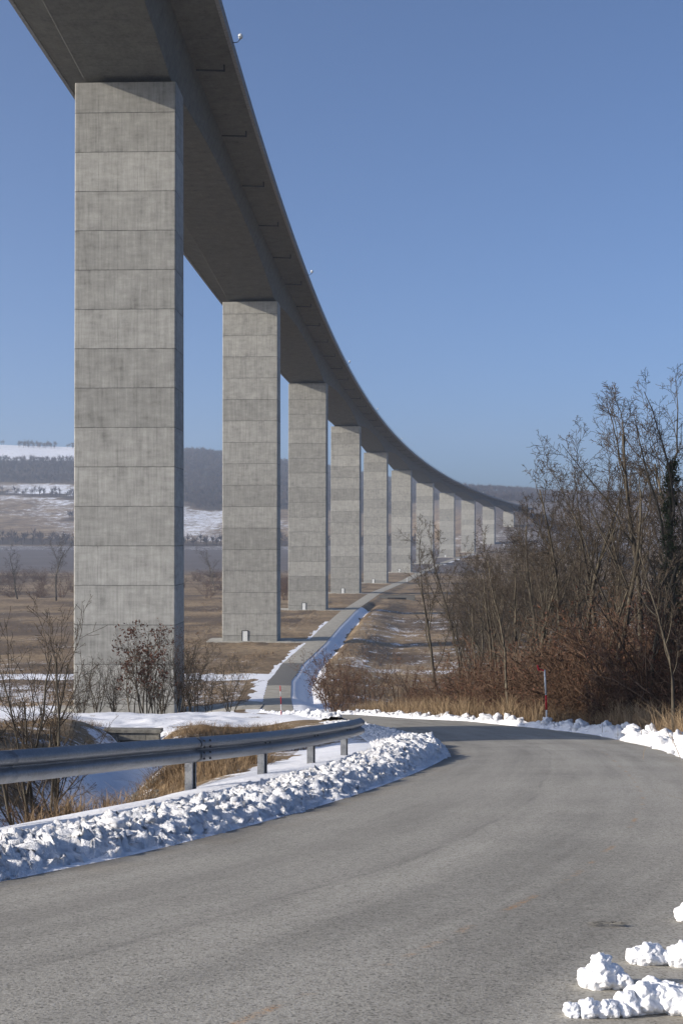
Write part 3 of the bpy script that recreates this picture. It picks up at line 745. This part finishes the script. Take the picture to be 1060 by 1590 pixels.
for y in (1.5, 4.0, 6.5, 8.7, 10.7, 15.0, 17.1, 19.2, 21.2):
    p = gpt(y); t = gpt(y + .2) - gpt(y - .2); t.z = 0; t.normalize(); n = Vector((t.y, -t.x, 0)); g = ht(p.x, p.y) - .25
    def slab(a0, a1, b0, b1, z0, z1, mb):
        mb.quad_box([p + t * a0 + n * b0 - Vector((0, 0, p.z - z0)), p + t * a1 + n * b0 - Vector((0, 0, p.z - z0)), p + t * a1 + n * b1 - Vector((0, 0, p.z - z0)), p + t * a0 + n * b1 - Vector((0, 0, p.z - z0)),
                     p + t * a0 + n * b0 - Vector((0, 0, p.z - z1)), p + t * a1 + n * b0 - Vector((0, 0, p.z - z1)), p + t * a1 + n * b1 - Vector((0, 0, p.z - z1)), p + t * a0 + n * b1 - Vector((0, 0, p.z - z1))])
    mb = MB(); zt = p.z - .03
    # C section: web and two flanges with lips, open towards the road
    slab(-.055, .055, -.105, -.099, g, zt, mb)
    slab(-.061, -.055, -.105, -.004, g, zt, mb); slab(.055, .061, -.105, -.004, g, zt, mb)
    slab(-.0549, -.030, -.010, -.004, g, zt, mb); slab(.030, .0549, -.010, -.004, g, zt, mb)
    rail_part(mb, 'post', M['galv'])
# bolts at splice and at the posts
def bolt(y, d, off):
    p = gpt(y); t = gpt(y + .2) - gpt(y - .2); t.z = 0; t.normalize(); n = Vector((t.y, -t.x, 0))
    c = p + Vector((0, 0, -d)) + n * off; mb = MB(); mb.tube([c, c + n * .016], [.016, .013], 8); rail_part(mb, 'bolt', M['dark'])
for y in (JOINT - .07, JOINT + .09):
    for d, of in ((.045, .083), (.118, .084), (.192, .084), (.265, .083)): bolt(y, d, of)
for y in (17.02, 17.18, 19.12, 19.28, 21.1, 21.28):
    bolt(y, .155, .022)

# ------------------------------------------------------------------ marker poles
def marker(x, y, H, label, tip=True, lean=.03):
    z = ht(x, y) - .1; o = empty('snow_pole', (x, y, z)); tag(o, label, 'marker pole', 'red and white snow marker poles')
    n = 6; hs = [i * H / n for i in range(n + 1)]
    cols = ['whitep', 'whitep', 'red', 'red', 'whitep', 'whitep']
    segs = [(0, .33 * H, 'whitep'), (.33 * H, .58 * H, 'red'), (.58 * H, H, 'whitep')]
    if not tip: segs = [(0, .2 * H, 'red'), (.2 * H, .4 * H, 'whitep'), (.4 * H, .65 * H, 'red'), (.65 * H, .82 * H, 'whitep'), (.82 * H, H, 'red')]
    for a, b, c in segs:
        mb = MB(); mb.tube([Vector((lean * a * a / H * -1.2, 0, a)), Vector((lean * b * b / H * -1.2, 0, b))], [.032, .030], 8); mb.build('painted_band', M[c], o, True)
    if tip:
        mb = MB(); a = -lean * H * 1.2
        mb.tube([Vector((a, 0, H - .03)), Vector((a - .20, 0, H + .03))], [.028, .022], 6); mb.tube([Vector((a - .19, 0, H - .02)), Vector((a - .24, 0, H + .16))], [.035, .03], 6)
        mb.build('tip_bracket', M['red'], o)
marker(6.87, 40.6, 2.0, 'red and white snow pole with a bent red tip behind the right snow bank')
marker(-3.9, 78.5, 2.0, 'thin red and white snow pole at the bottom of the white track beyond the rail', False)
# reflector post on the valley path
mb = MB(); z = ht(35.3, 660); o = empty('reflector_post', (34.5, 640, ht(34.5, 640))); tag(o, 'tiny white reflector post beside the far end of the pale path', 'road post')
mb.tube([Vector((0, 0, -.1)), Vector((0, 0, 2.2))], [.14, .12], 6); mb.build('post_body', M['whitep'], o); mb = MB(); mb.box(-.22, .22, -.2, -.14, 1.7, 2.3); mb.build('reflector', M['whitep'], o)

# ------------------------------------------------------------------ culverts
def culvert(x, y, W, H, z, rz, label):
    o = empty('culvert_headwall', (x, y, z), rz); tag(o, label, 'culvert')
    mb = MB(); mb.box(-W/2, W/2, 0, .35, 0, H * .30); 
    mb = MB()
    mb.box(-W/2, -W*.26, 0, .35, -.6, H - .12); mb.box(W*.26, W/2, 0, .35, -.6, H - .12); mb.box(-W*.259, W*.259, .002, .35, H * .52, H - .121)
    mb.build('headwall', M['stone'], o, bevel=.02)
    mb = MB(); mb.box(-W/2 - .08, W/2 + .08, -.08, .45, H - .119, H + .03); mb.build('coping', M['stone'], o, bevel=.02)
    mb = MB(); mb.box(-W*.258, W*.258, .30, .34, -.6, H * .519); mb.build('pipe_mouth', M['dark'], o)
culvert(-8.05, 46.6, 2.1, .85, -8.15, -.05, 'weathered concrete culvert headwall under the snow track behind the guard rail')
culvert(21.5, 470, 14, 2.0, -23.3, 0, 'stone culvert crossing the drainage ditch beside the valley path')
culvert(2.9, 86, 1.4, .9, -12.9, 0, 'small dark concrete block at the roadside left of the brown thicket')
# stone-lined ditch flank
mb = MB(); rnd = random.Random(11)
bm = bmesh.new(); bmesh.ops.create_icosphere(bm, subdivisions=2, radius=1); ICO = ([v.co.copy() for v in bm.verts], [tuple(q.index for q in f.verts) for f in bm.faces]); bm.free()
for i in range(420):
    y = rnd.uniform(13, 24); xx = float(np.interp(y, DY, DX)) + rnd.uniform(.25, 1.35); q = rnd.uniform(.03, .10)
    z = ht(xx, y); k = len(mb.v); sx_, sy_, sz_ = q * rnd.uniform(.8, 1.5), q * rnd.uniform(.8, 1.5), q * rnd.uniform(.4, .8)
    for c in ICO[0]:
        d = 1 + .45 * mnoise.noise(c * 1.5 + Vector((i, 0, 0))); mb.v.append((xx + c.x * d * sx_, y + c.y * d * sy_, z + c.z * d * sz_))
    mb.f += [tuple(a + k for a in f) for f in ICO[1]]
o = mb.build('rubble_stones', M['stone']); tag(o, 'grey rubble lining the flank of the ditch below the guard rail', 'stones', kind='stuff')

# ------------------------------------------------------------------ bare trees
def rot_about(d, ang, az):
    a = d.orthogonal().normalized(); b = d.cross(a)
    return (d * math.cos(ang) + (a * math.cos(az) + b * math.sin(az)) * math.sin(ang)).normalized()

def grow(seed, H, r0, cfg):
    rnd = random.Random(seed); T = MB(); C = MB(); tips = []; trunkpts = []
    def limb(p, d, L, r, lvl, rend):
        n = cfg['seg'][lvl]; pts = [p.copy()]; ds = [d.copy()]; q = p.copy(); dd = d.copy()
        for i in range(n):
            w_ = cfg['wob'][lvl]
            dd = (dd + Vector((rnd.gauss(0, w_), rnd.gauss(0, w_), rnd.gauss(0, w_) * .6 + cfg['up'][lvl] * .1))).normalized()
            q = q + dd * (L / n); pts.append(q.copy()); ds.append(dd.copy())
        rad = [max(rend, r * (1 - (i / n) * (1 - cfg['tap'][lvl]))) for i in range(n + 1)]
        (T if lvl <= cfg['tlv'] else C).tube(pts, rad, cfg['sides'][lvl], lvl == 0)
        if lvl == 0: trunkpts.extend([(a.copy(), b) for a, b in zip(pts, rad)])
        if lvl == len(cfg['n']):
            tips.append(q.copy()); return
        if lvl >= len(cfg['n']) - 1: tips.append(q.copy())
        k = cfg['n'][lvl]; k = max(1, int(k * rnd.uniform(.75, 1.25))); az = rnd.random() * 6.28
        for j in range(k):
            t = cfg['st'][lvl] + (1 - cfg['st'][lvl]) * ((j + rnd.random() * .8) / k); t = min(t, .999)
            i = min(n - 1, int(t * n)); f = t * n - i; pp = pts[i].lerp(pts[i+1], f); az += 2.4 + rnd.uniform(-.5, .5)
            ang = math.radians(cfg['ang'][lvl] * rnd.uniform(.65, 1.25))
            nd = rot_about(ds[i], ang, az)
            ll = L * cfg['len'][lvl] * rnd.uniform(.6, 1.15) * (1 - .45 * t if lvl > 0 else 1 - .25 * t)
            limb(pp, nd, ll, max(rend, rad[i] * cfg['rr'][lvl] * rnd.uniform(.8, 1.1)), lvl + 1, cfg['rmin'])
    for s_ in range(cfg.get('stems', 1)):
        sp = cfg.get('spread', 0); a = rnd.random() * 6.28
        d = Vector((math.cos(a) * sp * rnd.uniform(.3, 1), math.sin(a) * sp * rnd.uniform(.3, 1), 1)).normalized()
        if cfg.get('stems', 1) == 1: d = Vector((rnd.gauss(0, .05), rnd.gauss(0, .05), 1)).normalized()
        limb(Vector((math.cos(a) * .1 * (cfg.get('stems', 1) > 1), math.sin(a) * .1 * (cfg.get('stems', 1) > 1), -.3)), d, H * cfg['trunk'] * (rnd.uniform(.7, 1.05) if cfg.get('stems', 1) > 1 else 1), r0, 0, r0 * .2)
    return T, C, tips, trunkpts

TALL = dict(n=[8, 7, 7, 5], seg=[9, 7, 5, 3, 2], wob=[.07, .15, .20, .22, .2], up=[.8, 1.5, 1.0, .6, .3], tap=[.25, .22, .3, .5, .6], sides=[7, 5, 3, 3, 3], st=[.38, .25, .2, .2],
            ang=[38, 42, 46, 50], len=[.44, .50, .55, .72], rr=[.55, .55, .5, .5], rmin=.008, trunk=.92, tlv=1)
SLIM = dict(TALL, n=[10, 6, 6, 3], st=[.35, .25, .2, .2], len=[.32, .55, .58, .6], ang=[32, 40, 45, 50], rmin=.011)
FORK = dict(TALL, n=[7, 8, 7, 4], st=[.30, .25, .2, .2], len=[.58, .46, .52, .72], ang=[24, 38, 46, 50], trunk=.75)
SHRUB = dict(n=[5, 5, 3], seg=[6, 4, 3, 2], wob=[.12, .2, .22, .2], up=[.6, .5, .3, .1], tap=[.3, .3, .5, .6], sides=[4, 3, 3, 3], st=[.2, .2, .2], ang=[34, 42, 46], len=[.45, .5, .5], rr=[.55, .6, .6],
             rmin=.006, trunk=.95, tlv=0, stems=9, spread=.42)
BRUSH = dict(SHRUB, n=[7, 6, 3], stems=18, spread=.85, wob=[.2, .28, .3, .2], up=[-.1, .0, .0, 0], rmin=.006)

def leaves(pts, n, size, seed, spread=.12):
    rnd = random.Random(seed); mb = MB()
    for i in range(n):
        c = rnd.choice(pts) + Vector((rnd.gauss(0, spread), rnd.gauss(0, spread), rnd.gauss(0, spread)))
        a = Vector((rnd.gauss(0, 1), rnd.gauss(0, 1), rnd.gauss(0, 1))).normalized(); b = a.orthogonal().normalized() * size * rnd.uniform(.3, .55); a = a * size * rnd.uniform(.6, 1.1)
        k = len(mb.v); fold = a.cross(b).normalized() * size * .2
        mb.v += [tuple(c - a), tuple(c + b + fold), tuple(c + a), tuple(c - b + fold)]; mb.f.append((k, k+1, k+2, k+3))
    return mb

def tree_proto(name, seed, H, r0, cfg, bark_='bark', twig_='twig', nleaf=0, lsize=.06, ivy=0, lspread=.12):
    T, C, tips, tp = grow(seed, H, r0, cfg); root = empty(name, (0, 0, 0))
    T.build('trunk' if cfg.get('stems', 1) == 1 else 'stems', M[bark_], root, True)
    cr = C.build('crown', M[twig_], root, True)
    if nleaf: leaves(tips, nleaf, lsize, seed, lspread).build('leaves', M['leaf'], root)
    if ivy:
        rnd = random.Random(seed); pts = []
        for (a, ra), (b, rb) in zip(tp[:-1], tp[1:]):
            if a.z > H * .68: break
            for _ in range(40):
                f = rnd.random(); t = rnd.random() * 6.28; c = a.lerp(b, f); rr = ra + rnd.random() ** 2 * .20
                pts.append(c + Vector((math.cos(t) * rr, math.sin(t) * rr, 0)))
        leaves(pts, ivy, .085, seed + 1, .10).build('ivy', M['ivy'], root)
    return root

def place(o, x, y, s=1.0, rz=0.0, label=None, cat=None, group=None, zoff=0.0, sz=None, tilt=(0, 0)):
    o.location = (x, y, ht(x, y) + zoff); o.rotation_euler = (tilt[0], tilt[1], rz); o.scale = (s, s, sz or s)
    if label: o['label'] = label
    if cat: o['category'] = cat
    if group: o['group'] = group
    return o
def px(xp, Y): return (xp - 530) / 1880.0 * Y

PT = [tree_proto('bare_tree', 11, 14, .17, TALL), tree_proto('bare_tree', 23, 14, .16, FORK, 'bark_pale'), tree_proto('bare_tree', 37, 14, .13, SLIM),
      tree_proto('bare_tree', 41, 14, .16, TALL, 'bark_pale'), tree_proto('bare_tree', 59, 14, .12, SLIM, 'bark_pale'), tree_proto('bare_tree', 67, 14, .15, FORK)]
IVY = tree_proto('ivy_tree', 71, 16, .26, FORK, ivy=4200)
PS = [tree_proto('bare_shrub', 101, 3.4, .030, SHRUB, 'cane', 'cane', 0), tree_proto('bare_shrub', 113, 3.4, .028, SHRUB, 'cane_red', 'cane', 220, .045), tree_proto('bare_shrub', 127, 3.2, .024, SHRUB, 'cane', 'cane_red', 420, .045),
      tree_proto('bare_shrub', 131, 2.2, .018, BRUSH, 'cane_red', 'cane', 160, .04), tree_proto('bare_shrub', 137, 2.2, .018, BRUSH, 'cane', 'cane', 0), tree_proto('bare_shrub', 139, 3.0, .02, BRUSH, 'cane_red', 'cane', 450, .045)]
bpy.context.view_layer.update()
def real_h(root): return max(v[2] for c in root.children for v in c.bound_box)
PH = {p_.name: real_h(p_) for p_ in PT + [IVY]}
used = set()
def take(proto):
    if id(proto) not in used and proto.name not in used:
        used.add(proto.name); return proto
    return copy_tree(proto)

rnd = random.Random(77)
# featured trees of the wood right of the road: (px, Y, proto, height, label)
FEAT = [
 (1040, 42, IVY, 13.0, 'tall ivy-clad bare tree at the right edge of the wood, highest of all'),
 (985, 52, PT[0], 15.0, 'tall dark bare tree with spreading crown just left of the ivy-clad tree'),
 (915, 56, PT[1], 14.4, 'pale-barked bare tree whose fan-shaped crown stands free against the sky'),
 (878, 64, PT[2], 14.8, 'slender bare tree at the left flank of the tall group'),
 (950, 62, PT[5], 16.0, 'dark forked bare tree between the fan-crowned tree and the ivy-clad one'),
 (1066, 58, PT[3], 17.4, 'tall bare tree cut by the right edge of the picture behind the ivy'),
 (792, 47, PT[4], 8.2, 'slim twin-stemmed young tree just behind the snow clods of the bend'),
 (1046, 28.6, PT[2], 5.4, 'thin dark young tree standing in the verge nearest the right edge'),
 (688, 80, PT[5], 14.0, 'bare forked tree at the left end of the wood, before the distant piers'),
 (715, 92, PT[2], 15.4, 'leaning thin bare tree next to the left end of the wood'),
 (738, 74, PT[1], 9.6, 'low wide-crowned bare tree with pale bark behind the thicket'),
 (815, 70, PT[3], 12.2, 'medium bare tree rising over the thicket, right of the distant bridge end'),
 (850, 78, PT[0], 15.0, 'bare tree with crooked arching limbs left of the tall group'),
]
for i, (xp, Y, pr, H, lab) in enumerate(FEAT):
    o = take(pr); base = PH[pr.name]
    place(o, px(xp, Y), Y, H / base, rnd.random() * 6.28, lab, 'tree', 'bare trees of the wood right of the road')
# second stem of the twin tree
n = 0; tries = 0; pts = []
while n < 150 and tries < 5000:
    tries += 1
    Y = 40 + rnd.random() ** 1.2 * 170; xl = px(688, Y) + (0 if Y < 100 else 2) + 1.0; xr = px(1085, Y) + 4
    if Y < 60: xl = px(770, Y)
    X = rnd.uniform(xl, xr)
    if X < float(edgeR(np.array(Y))) + 3.2: continue
    if any((X - a) ** 2 + (Y - b) ** 2 < 3.2 for a, b in pts): continue
    xpix = 530 + 1880 * X / Y; pts.append((X, Y)); n += 1
    if xpix > 840 and rnd.random() < .38: continue
    # crown heights follow the outline of the wood: low at the left, tall at the right
    ytop = np.interp(xpix, [690, 760, 850, 900, 960, 1060], [825, 800, 735, 680, 625, 595]) + 16 + rnd.random() * 95
    H = min(19, max(5.5, (839 - ytop) / 1880 * Y - ht(X, Y)))
    pq = rnd.choice(PT); o = copy_tree(pq); s = H / PH[pq.name]
    place(o, X, Y, min(s * rnd.uniform(.9, 1.15), 1.2), rnd.random() * 6.28, 'slender bare tree, one of the many crowded inside the wood right of the road', 'tree', 'crowded bare trees inside the wood', sz=s, tilt=(rnd.gauss(0, .025), rnd.gauss(0, .025)))
# thicket
n = 0; tries = 0
while n < 275 and tries < 9000:
    tries += 1
    Y = 31 + rnd.random() ** 1.15 * 95; X = rnd.uniform(px(600, Y), px(1075, Y) + 2)
    er = float(edgeR(np.array(Y)))
    if X < er + 1.5 + 2.4 * max(0, 1 - (Y - 33) / 22) : continue
    if Y > 80 and X < px(650, Y): continue
    k = rnd.choice([0, 1, 2, 2, 3, 3, 4, 5, 5, 5]); o = take(PS[k])
    big = np.interp(530 + 1880 * X / Y, [600, 700, 900, 1060], [.75, 1.1, 1.45, 1.65])
    s = rnd.uniform(.75, 1.25) * big * (.5 if X < er + 3.5 else 1)
    place(o, X, Y, s, rnd.random() * 6.28, 'brown leafless shrub, one of the many tangled in the thicket under the wood', 'shrub', 'tangled shrubs of the thicket', -0.05)
    n += 1

# shrubs and young trees on the left, standing behind the snow track
LSH = dict(SHRUB, stems=5, spread=.34, n=[9, 7, 4], ang=[30, 40, 46], rmin=.007, seg=[8, 5, 3, 2])
L1 = tree_proto('young_tree', 201, 7.0, .055, LSH, 'bark', 'twig', 750, .13, lspread=.10)
L2 = tree_proto('young_tree', 207, 6.4, .05, LSH, 'bark', 'twig')
L3 = tree_proto('young_tree', 213, 6.0, .045, dict(LSH, stems=3), 'bark_pale', 'twig')
L4 = tree_proto('young_tree', 219, 6.0, .045, dict(LSH, stems=7, spread=.35), 'bark', 'twig', 260, .07)
for xp, Y, pr, s, lab in [(226, 78, L1, 1.0, 'young tree keeping brown dead leaves in front of the nearest pier'), (152, 79, L2, .78, 'small bare young tree at the left foot of the nearest pier'),
                          (204, 77.5, L3, .95, 'thin bare sapling just left of the brown-leaved young tree'), (278, 78, L4, .92, 'bushy many-stemmed young tree at the right corner of the nearest pier'),
                          (252, 79.5, L2, .80, 'bare sapling between the brown-leaved young tree and the bushy one'), (303, 78.5, L3, 1.02, 'upright pale sapling just right of the nearest pier'),
                          (356, 78, L2, .80, 'solitary bare young tree between the first two piers'),
                          (128, 80, L4, .62, 'low bushy young tree just left of the nearest pier edge'), (178, 80.5, L4, .70, 'low bushy young tree before the left half of the nearest pier'), (325, 80, L3, .72, 'short pale sapling between the nearest pier and the solitary young tree'),
                          (240, 81, L4, .85, 'dense bushy young tree behind the brown-leaved one'), (292, 81, L2, .95, 'tall bare sapling in front of the shaded side of the nearest pier')]:
    o = take(pr); place(o, px(xp, Y), Y, s, rnd.random() * 6.28, lab, 'young tree', 'young trees behind the snow track')
# sapling in the ditch at the far left
L5 = tree_proto('ditch_sapling', 305, 3.9, .036, dict(SHRUB, stems=7, spread=.62, n=[9, 6, 3], ang=[26, 34, 40], rmin=.0035, wob=[.07, .12, .15, .2], seg=[8, 5, 3, 2], up=[.3, .5, .3, .1]), 'bark', 'twig')
place(L5, px(52, 15.8), 15.8, .92, 0.7, 'bare many-stemmed sapling growing from the ditch bank behind the guard rail', 'sapling')
for xp, Y, s, lab in [(8, 13.5, .42, 'low dry shrub at the left edge below the guard rail'), (62, 16.2, .30, 'tuft-like shrublet at the foot of the ditch sapling'), (92, 17.5, .34, 'small dry shrublet right of the ditch sapling')]:
    o = copy_tree(PS[4]); place(o, px(xp, Y), Y, s, 0.3 + xp, lab, 'shrub', 'dry shrublets by the ditch')
# dark thicket right of the valley path and scrub in the right-hand field
for xp, Y, k, s, lab in [(512, 118, 2, 1.9, 'dense dark shrub with withered leaves at the bend of the valley path, left one'), (530, 113, 5, 2.0, 'dense dark shrub with withered leaves at the bend of the valley path, right one'), (520, 124, 2, 2.1, 'tallest withered-leaf shrub at the bend of the valley path'),
                         (548, 104, 0, 1.4, 'thin bare shrub between the path bend and the field'), (575, 96, 0, 1.5, 'thin bare shrub at the left end of the golden grass'),
                         (620, 118, 0, 1.9, 'pale bare shrub standing in the snowy field'), (640, 112, 1, 1.7, 'brown bare shrub before the left end of the wood')]:
    o = copy_tree(PS[k]); place(o, px(xp, Y), Y, s, xp * .7, lab, 'shrub', 'shrubs by the valley path', sz=s * 1.05)
# valley trees to the left
for xp, Y, k, H, lab in [(88, 440, 1, 25, 'large bare tree in the valley at the left, nearer the pier'), (28, 455, 5, 21, 'large bare tree in the valley at the left edge'), (334, 520, 3, 20, 'reddish bare tree in the valley seen between the first two piers')]:
    o = copy_tree(PT[k]); s = H / PH[PT[k].name]; place(o, px(xp, Y), Y, s * 1.35, 1.3 * k, lab, 'tree', 'lone valley trees', sz=s)
for i in range(52):
    xp = rnd.choice([rnd.uniform(-10, 125), rnd.uniform(285, 350), rnd.uniform(430, 455)]); Y = rnd.uniform(430, 640) if i % 3 else rnd.uniform(640, 700)
    if 120 < xp < 280: continue
    o = copy_tree(PS[(0, 1, 2, 4)[i % 4]]); s = rnd.uniform(1.6, 3.4)
    place(o, px(xp, Y), Y, s * 1.3, rnd.random() * 6, 'low bare scrub bush, one of several in the valley scrub line', 'bush', 'valley scrub bushes', sz=s * .8)

# ------------------------------------------------------------------ grass (stuff)
def blades(name, XY, hmin, hmax, w_, mat, seed, label, lean=.35):
    r = np.random.RandomState(seed); n = len(XY); X = XY[:, 0]; Y = XY[:, 1]; Z = terrain(X, Y) - .02
    a = r.uniform(0, 6.28, n); h = r.uniform(hmin, hmax, n); d = r.normal(0, lean, n) * h; la = r.uniform(0, 6.28, n)
    ca, sa = np.cos(a) * w_ / 2, np.sin(a) * w_ / 2; dx, dy = np.cos(la) * d, np.sin(la) * d
    P0 = np.stack([X - ca, Y - sa, Z], -1); P1_ = np.stack([X + ca, Y + sa, Z], -1)
    M0 = np.stack([X - ca * .8 + dx * .3, Y - sa * .8 + dy * .3, Z + h * .6], -1); M1 = np.stack([X + ca * .8 + dx * .3, Y + sa * .8 + dy * .3, Z + h * .6], -1)
    T = np.stack([X + dx, Y + dy, Z + h], -1)
    V = np.stack([P0, P1_, M0, M1, T], 1).reshape(-1, 3); b = np.arange(n) * 5
    F = np.concatenate([np.stack([b, b+1, b+3], -1), np.stack([b, b+3, b+2], -1), np.stack([b+2, b+3, b+4], -1)])
    o = np_mesh(name, V, F, mat); tag(o, label, 'grass', kind='stuff'); return o
R = np.random.RandomState(9)
def clumped(n, fx, per, rad):
    c = fx(n // per); return np.repeat(c, per, 0) + R.normal(0, 1, (len(c) * per, 2)) * np.repeat(rad * (.4 + R.rand(len(c))), per)[:, None]
def verge(n):
    Y = 5 + R.rand(n) ** 1.1 * 91; er = edgeR(Y); X = er + .9 + R.rand(n) ** 1.5 * (3.2 + .02 * Y); return np.stack([X, Y], -1)
def verge_far(n):
    Y = 26 + R.rand(n) * 60; er = edgeR(Y); X = er + 2.5 + R.rand(n) * 9; return np.stack([X, Y], -1)
def verge_mix(n):
    P = verge(n); return P[fbm(P[:, 0] * .9, P[:, 1] * .6, 3, 51) > .50]
blades('dry_grass', clumped(52000, verge_mix, 30, .13), .25, 1.15, .013, M['grass_dry'], 1, 'tall golden dry grass along the verge behind the right snow bank', .62)
blades('dry_grass', clumped(46000, verge, 20, .30), .12, .75, .013, M['grass_brown'], 6, 'shorter tangled brown grass between the golden tufts of the verge', .85)
blades('dry_grass', clumped(40000, verge_far, 16, .35), .3, 1.0, .016, M['grass_brown'], 2, 'brown dry grass on the floor of the thicket', .65)
def left_bank(n):
    Y = 12 + R.rand(n) * 37.5; dx = np.interp(Y, DY, DX); side = R.rand(n) < .45
    X = np.where(side, dx + .9 + R.rand(n) * np.where(Y > 28, 6.5, 2.3), dx - 1.0 - R.rand(n) ** 1.2 * 9)
    keep = (X < edgeL(Y) - 2.9) & (fbm(X * .5, Y * .35, 3, 44) > np.where(Y > 30, .50, .50)) & ~((np.abs(X + 8.05) < 1.5) & (Y > 38)); return np.stack([X, Y], -1)[keep]
blades('dry_grass', clumped(70000, left_bank, 22, .10), .08, .34, .009, M['grass_brown'], 3, 'matted straw-coloured grass on the ditch banks behind the guard rail', 1.25)
def valley(n):
    Y = 150 + R.rand(n) ** 1.2 * 330; X = R.uniform(-.30, .20, n) * Y
    keep = ((X < edgeL(Y) - 4) | (X > edgeR(Y) + 6)) & (fbm(X * .05, Y * .05, 3, 45) > .42)
    for k in range(0, 4):
        a, b, h = axis(120. * k); keep &= ~((Y > b - 6) & (Y < b + 6) & (X > a - 11) & (X < edgeL(Y)))
    return np.stack([X, Y], -1)[keep]
blades('field_grass', clumped(60000, valley, 10, .9), .18, .60, .055, M['grass_brown'], 4, 'withered brown meadow grass covering the valley floor around the piers', .5)

# ------------------------------------------------------------------ far-off woods (one mass)
def far_wood():
    r = np.random.RandomState(31); sp = 11.5
    gx, gy = np.meshgrid(np.arange(-1250, 1000, sp), np.arange(1290, 2680, sp)); gx = gx + r.uniform(-5, 5, gx.shape); gy = gy + r.uniform(-5, 5, gy.shape)
    m = wood_mask(gx, gy) > .5
    vis = (gx > -.36 * gy) & (gx < .36 * gy); m &= vis
    ridge = (gy > 2560) & (gy < 2640) & (gx < -380) & (fbm(gx / 60, gy / 60, 2, 3) > .47) & vis; m |= ridge
    X = gx[m]; Y = gy[m]; Z = terrain(X, Y); n = len(X)
    H = r.uniform(9, 16, n) * np.where(Y < 1400, .95, 1); K = 30
    th = r.uniform(0, 6.28, (n, K)); el = r.uniform(.15, 1.35, (n, K)); Ls = H[:, None] * r.uniform(.35, .6, (n, K)); b0 = H[:, None] * r.uniform(.22, .5, (n, K))
    bx = X[:, None] + 0 * th; by = Y[:, None] + 0 * th; bz = Z[:, None] + b0
    tx = bx + np.cos(th) * np.cos(el) * Ls; ty = by + np.sin(th) * np.cos(el) * Ls; tz = bz + np.sin(el) * Ls
    w_ = r.uniform(.12, .5, (n, K)); pa = r.uniform(0, 6.28, (n, K))
    mx = (bx + tx) / 2; my = (by + ty) / 2; mz = (bz + tz) / 2
    A = np.stack([bx, by, bz], -1); B = np.stack([mx + np.cos(pa) * w_, my + np.sin(pa) * w_, mz + w_ * .4], -1); C_ = np.stack([tx, ty, tz], -1); D = np.stack([mx - np.cos(pa) * w_, my - np.sin(pa) * w_, mz - w_ * .4], -1)
    V = np.stack([A, B, C_, D], 2).reshape(-1, 3); F = np.arange(len(V)).reshape(-1, 4)
    t0 = np.stack([X - .35, Y, Z - 1], -1); t1 = np.stack([X + .35, Y, Z - 1], -1); t2 = np.stack([X + .2, Y, Z + H * .6], -1); t3 = np.stack([X - .2, Y, Z + H * .6], -1)
    V2 = np.stack([t0, t1, t2, t3], 1).reshape(-1, 3); F2 = np.arange(len(V2)).reshape(-1, 4) + len(V)
    o = np_mesh('far_wood', np.concatenate([V, V2]), np.concatenate([F, F2]), M['farwood']); tag(o, 'leafless purple-brown woods on the distant snowy hills', 'wood', kind='stuff')
far_wood()

# ------------------------------------------------------------------ haze
mb = MB(); mb.box(-1560, 1560, -60, 3060, -160, 262)
hm = bpy.data.materials.new('haze_air'); hm.use_nodes = True; hn = hm.node_tree; hn.nodes.clear()
ho = hn.nodes.new('ShaderNodeOutputMaterial'); hv = hn.nodes.new('ShaderNodeVolumePrincipled'); hn.links.new(hv.outputs[0], ho.inputs['Volume'])
hv.inputs['Color'].default_value = (.68, .80, .98, 1); hv.inputs['Density'].default_value = .00021; hv.inputs['Anisotropy'].default_value = .2
hz = mb.build('haze', hm); tag(hz, 'thin pale winter haze over the valley', kind='stuff')
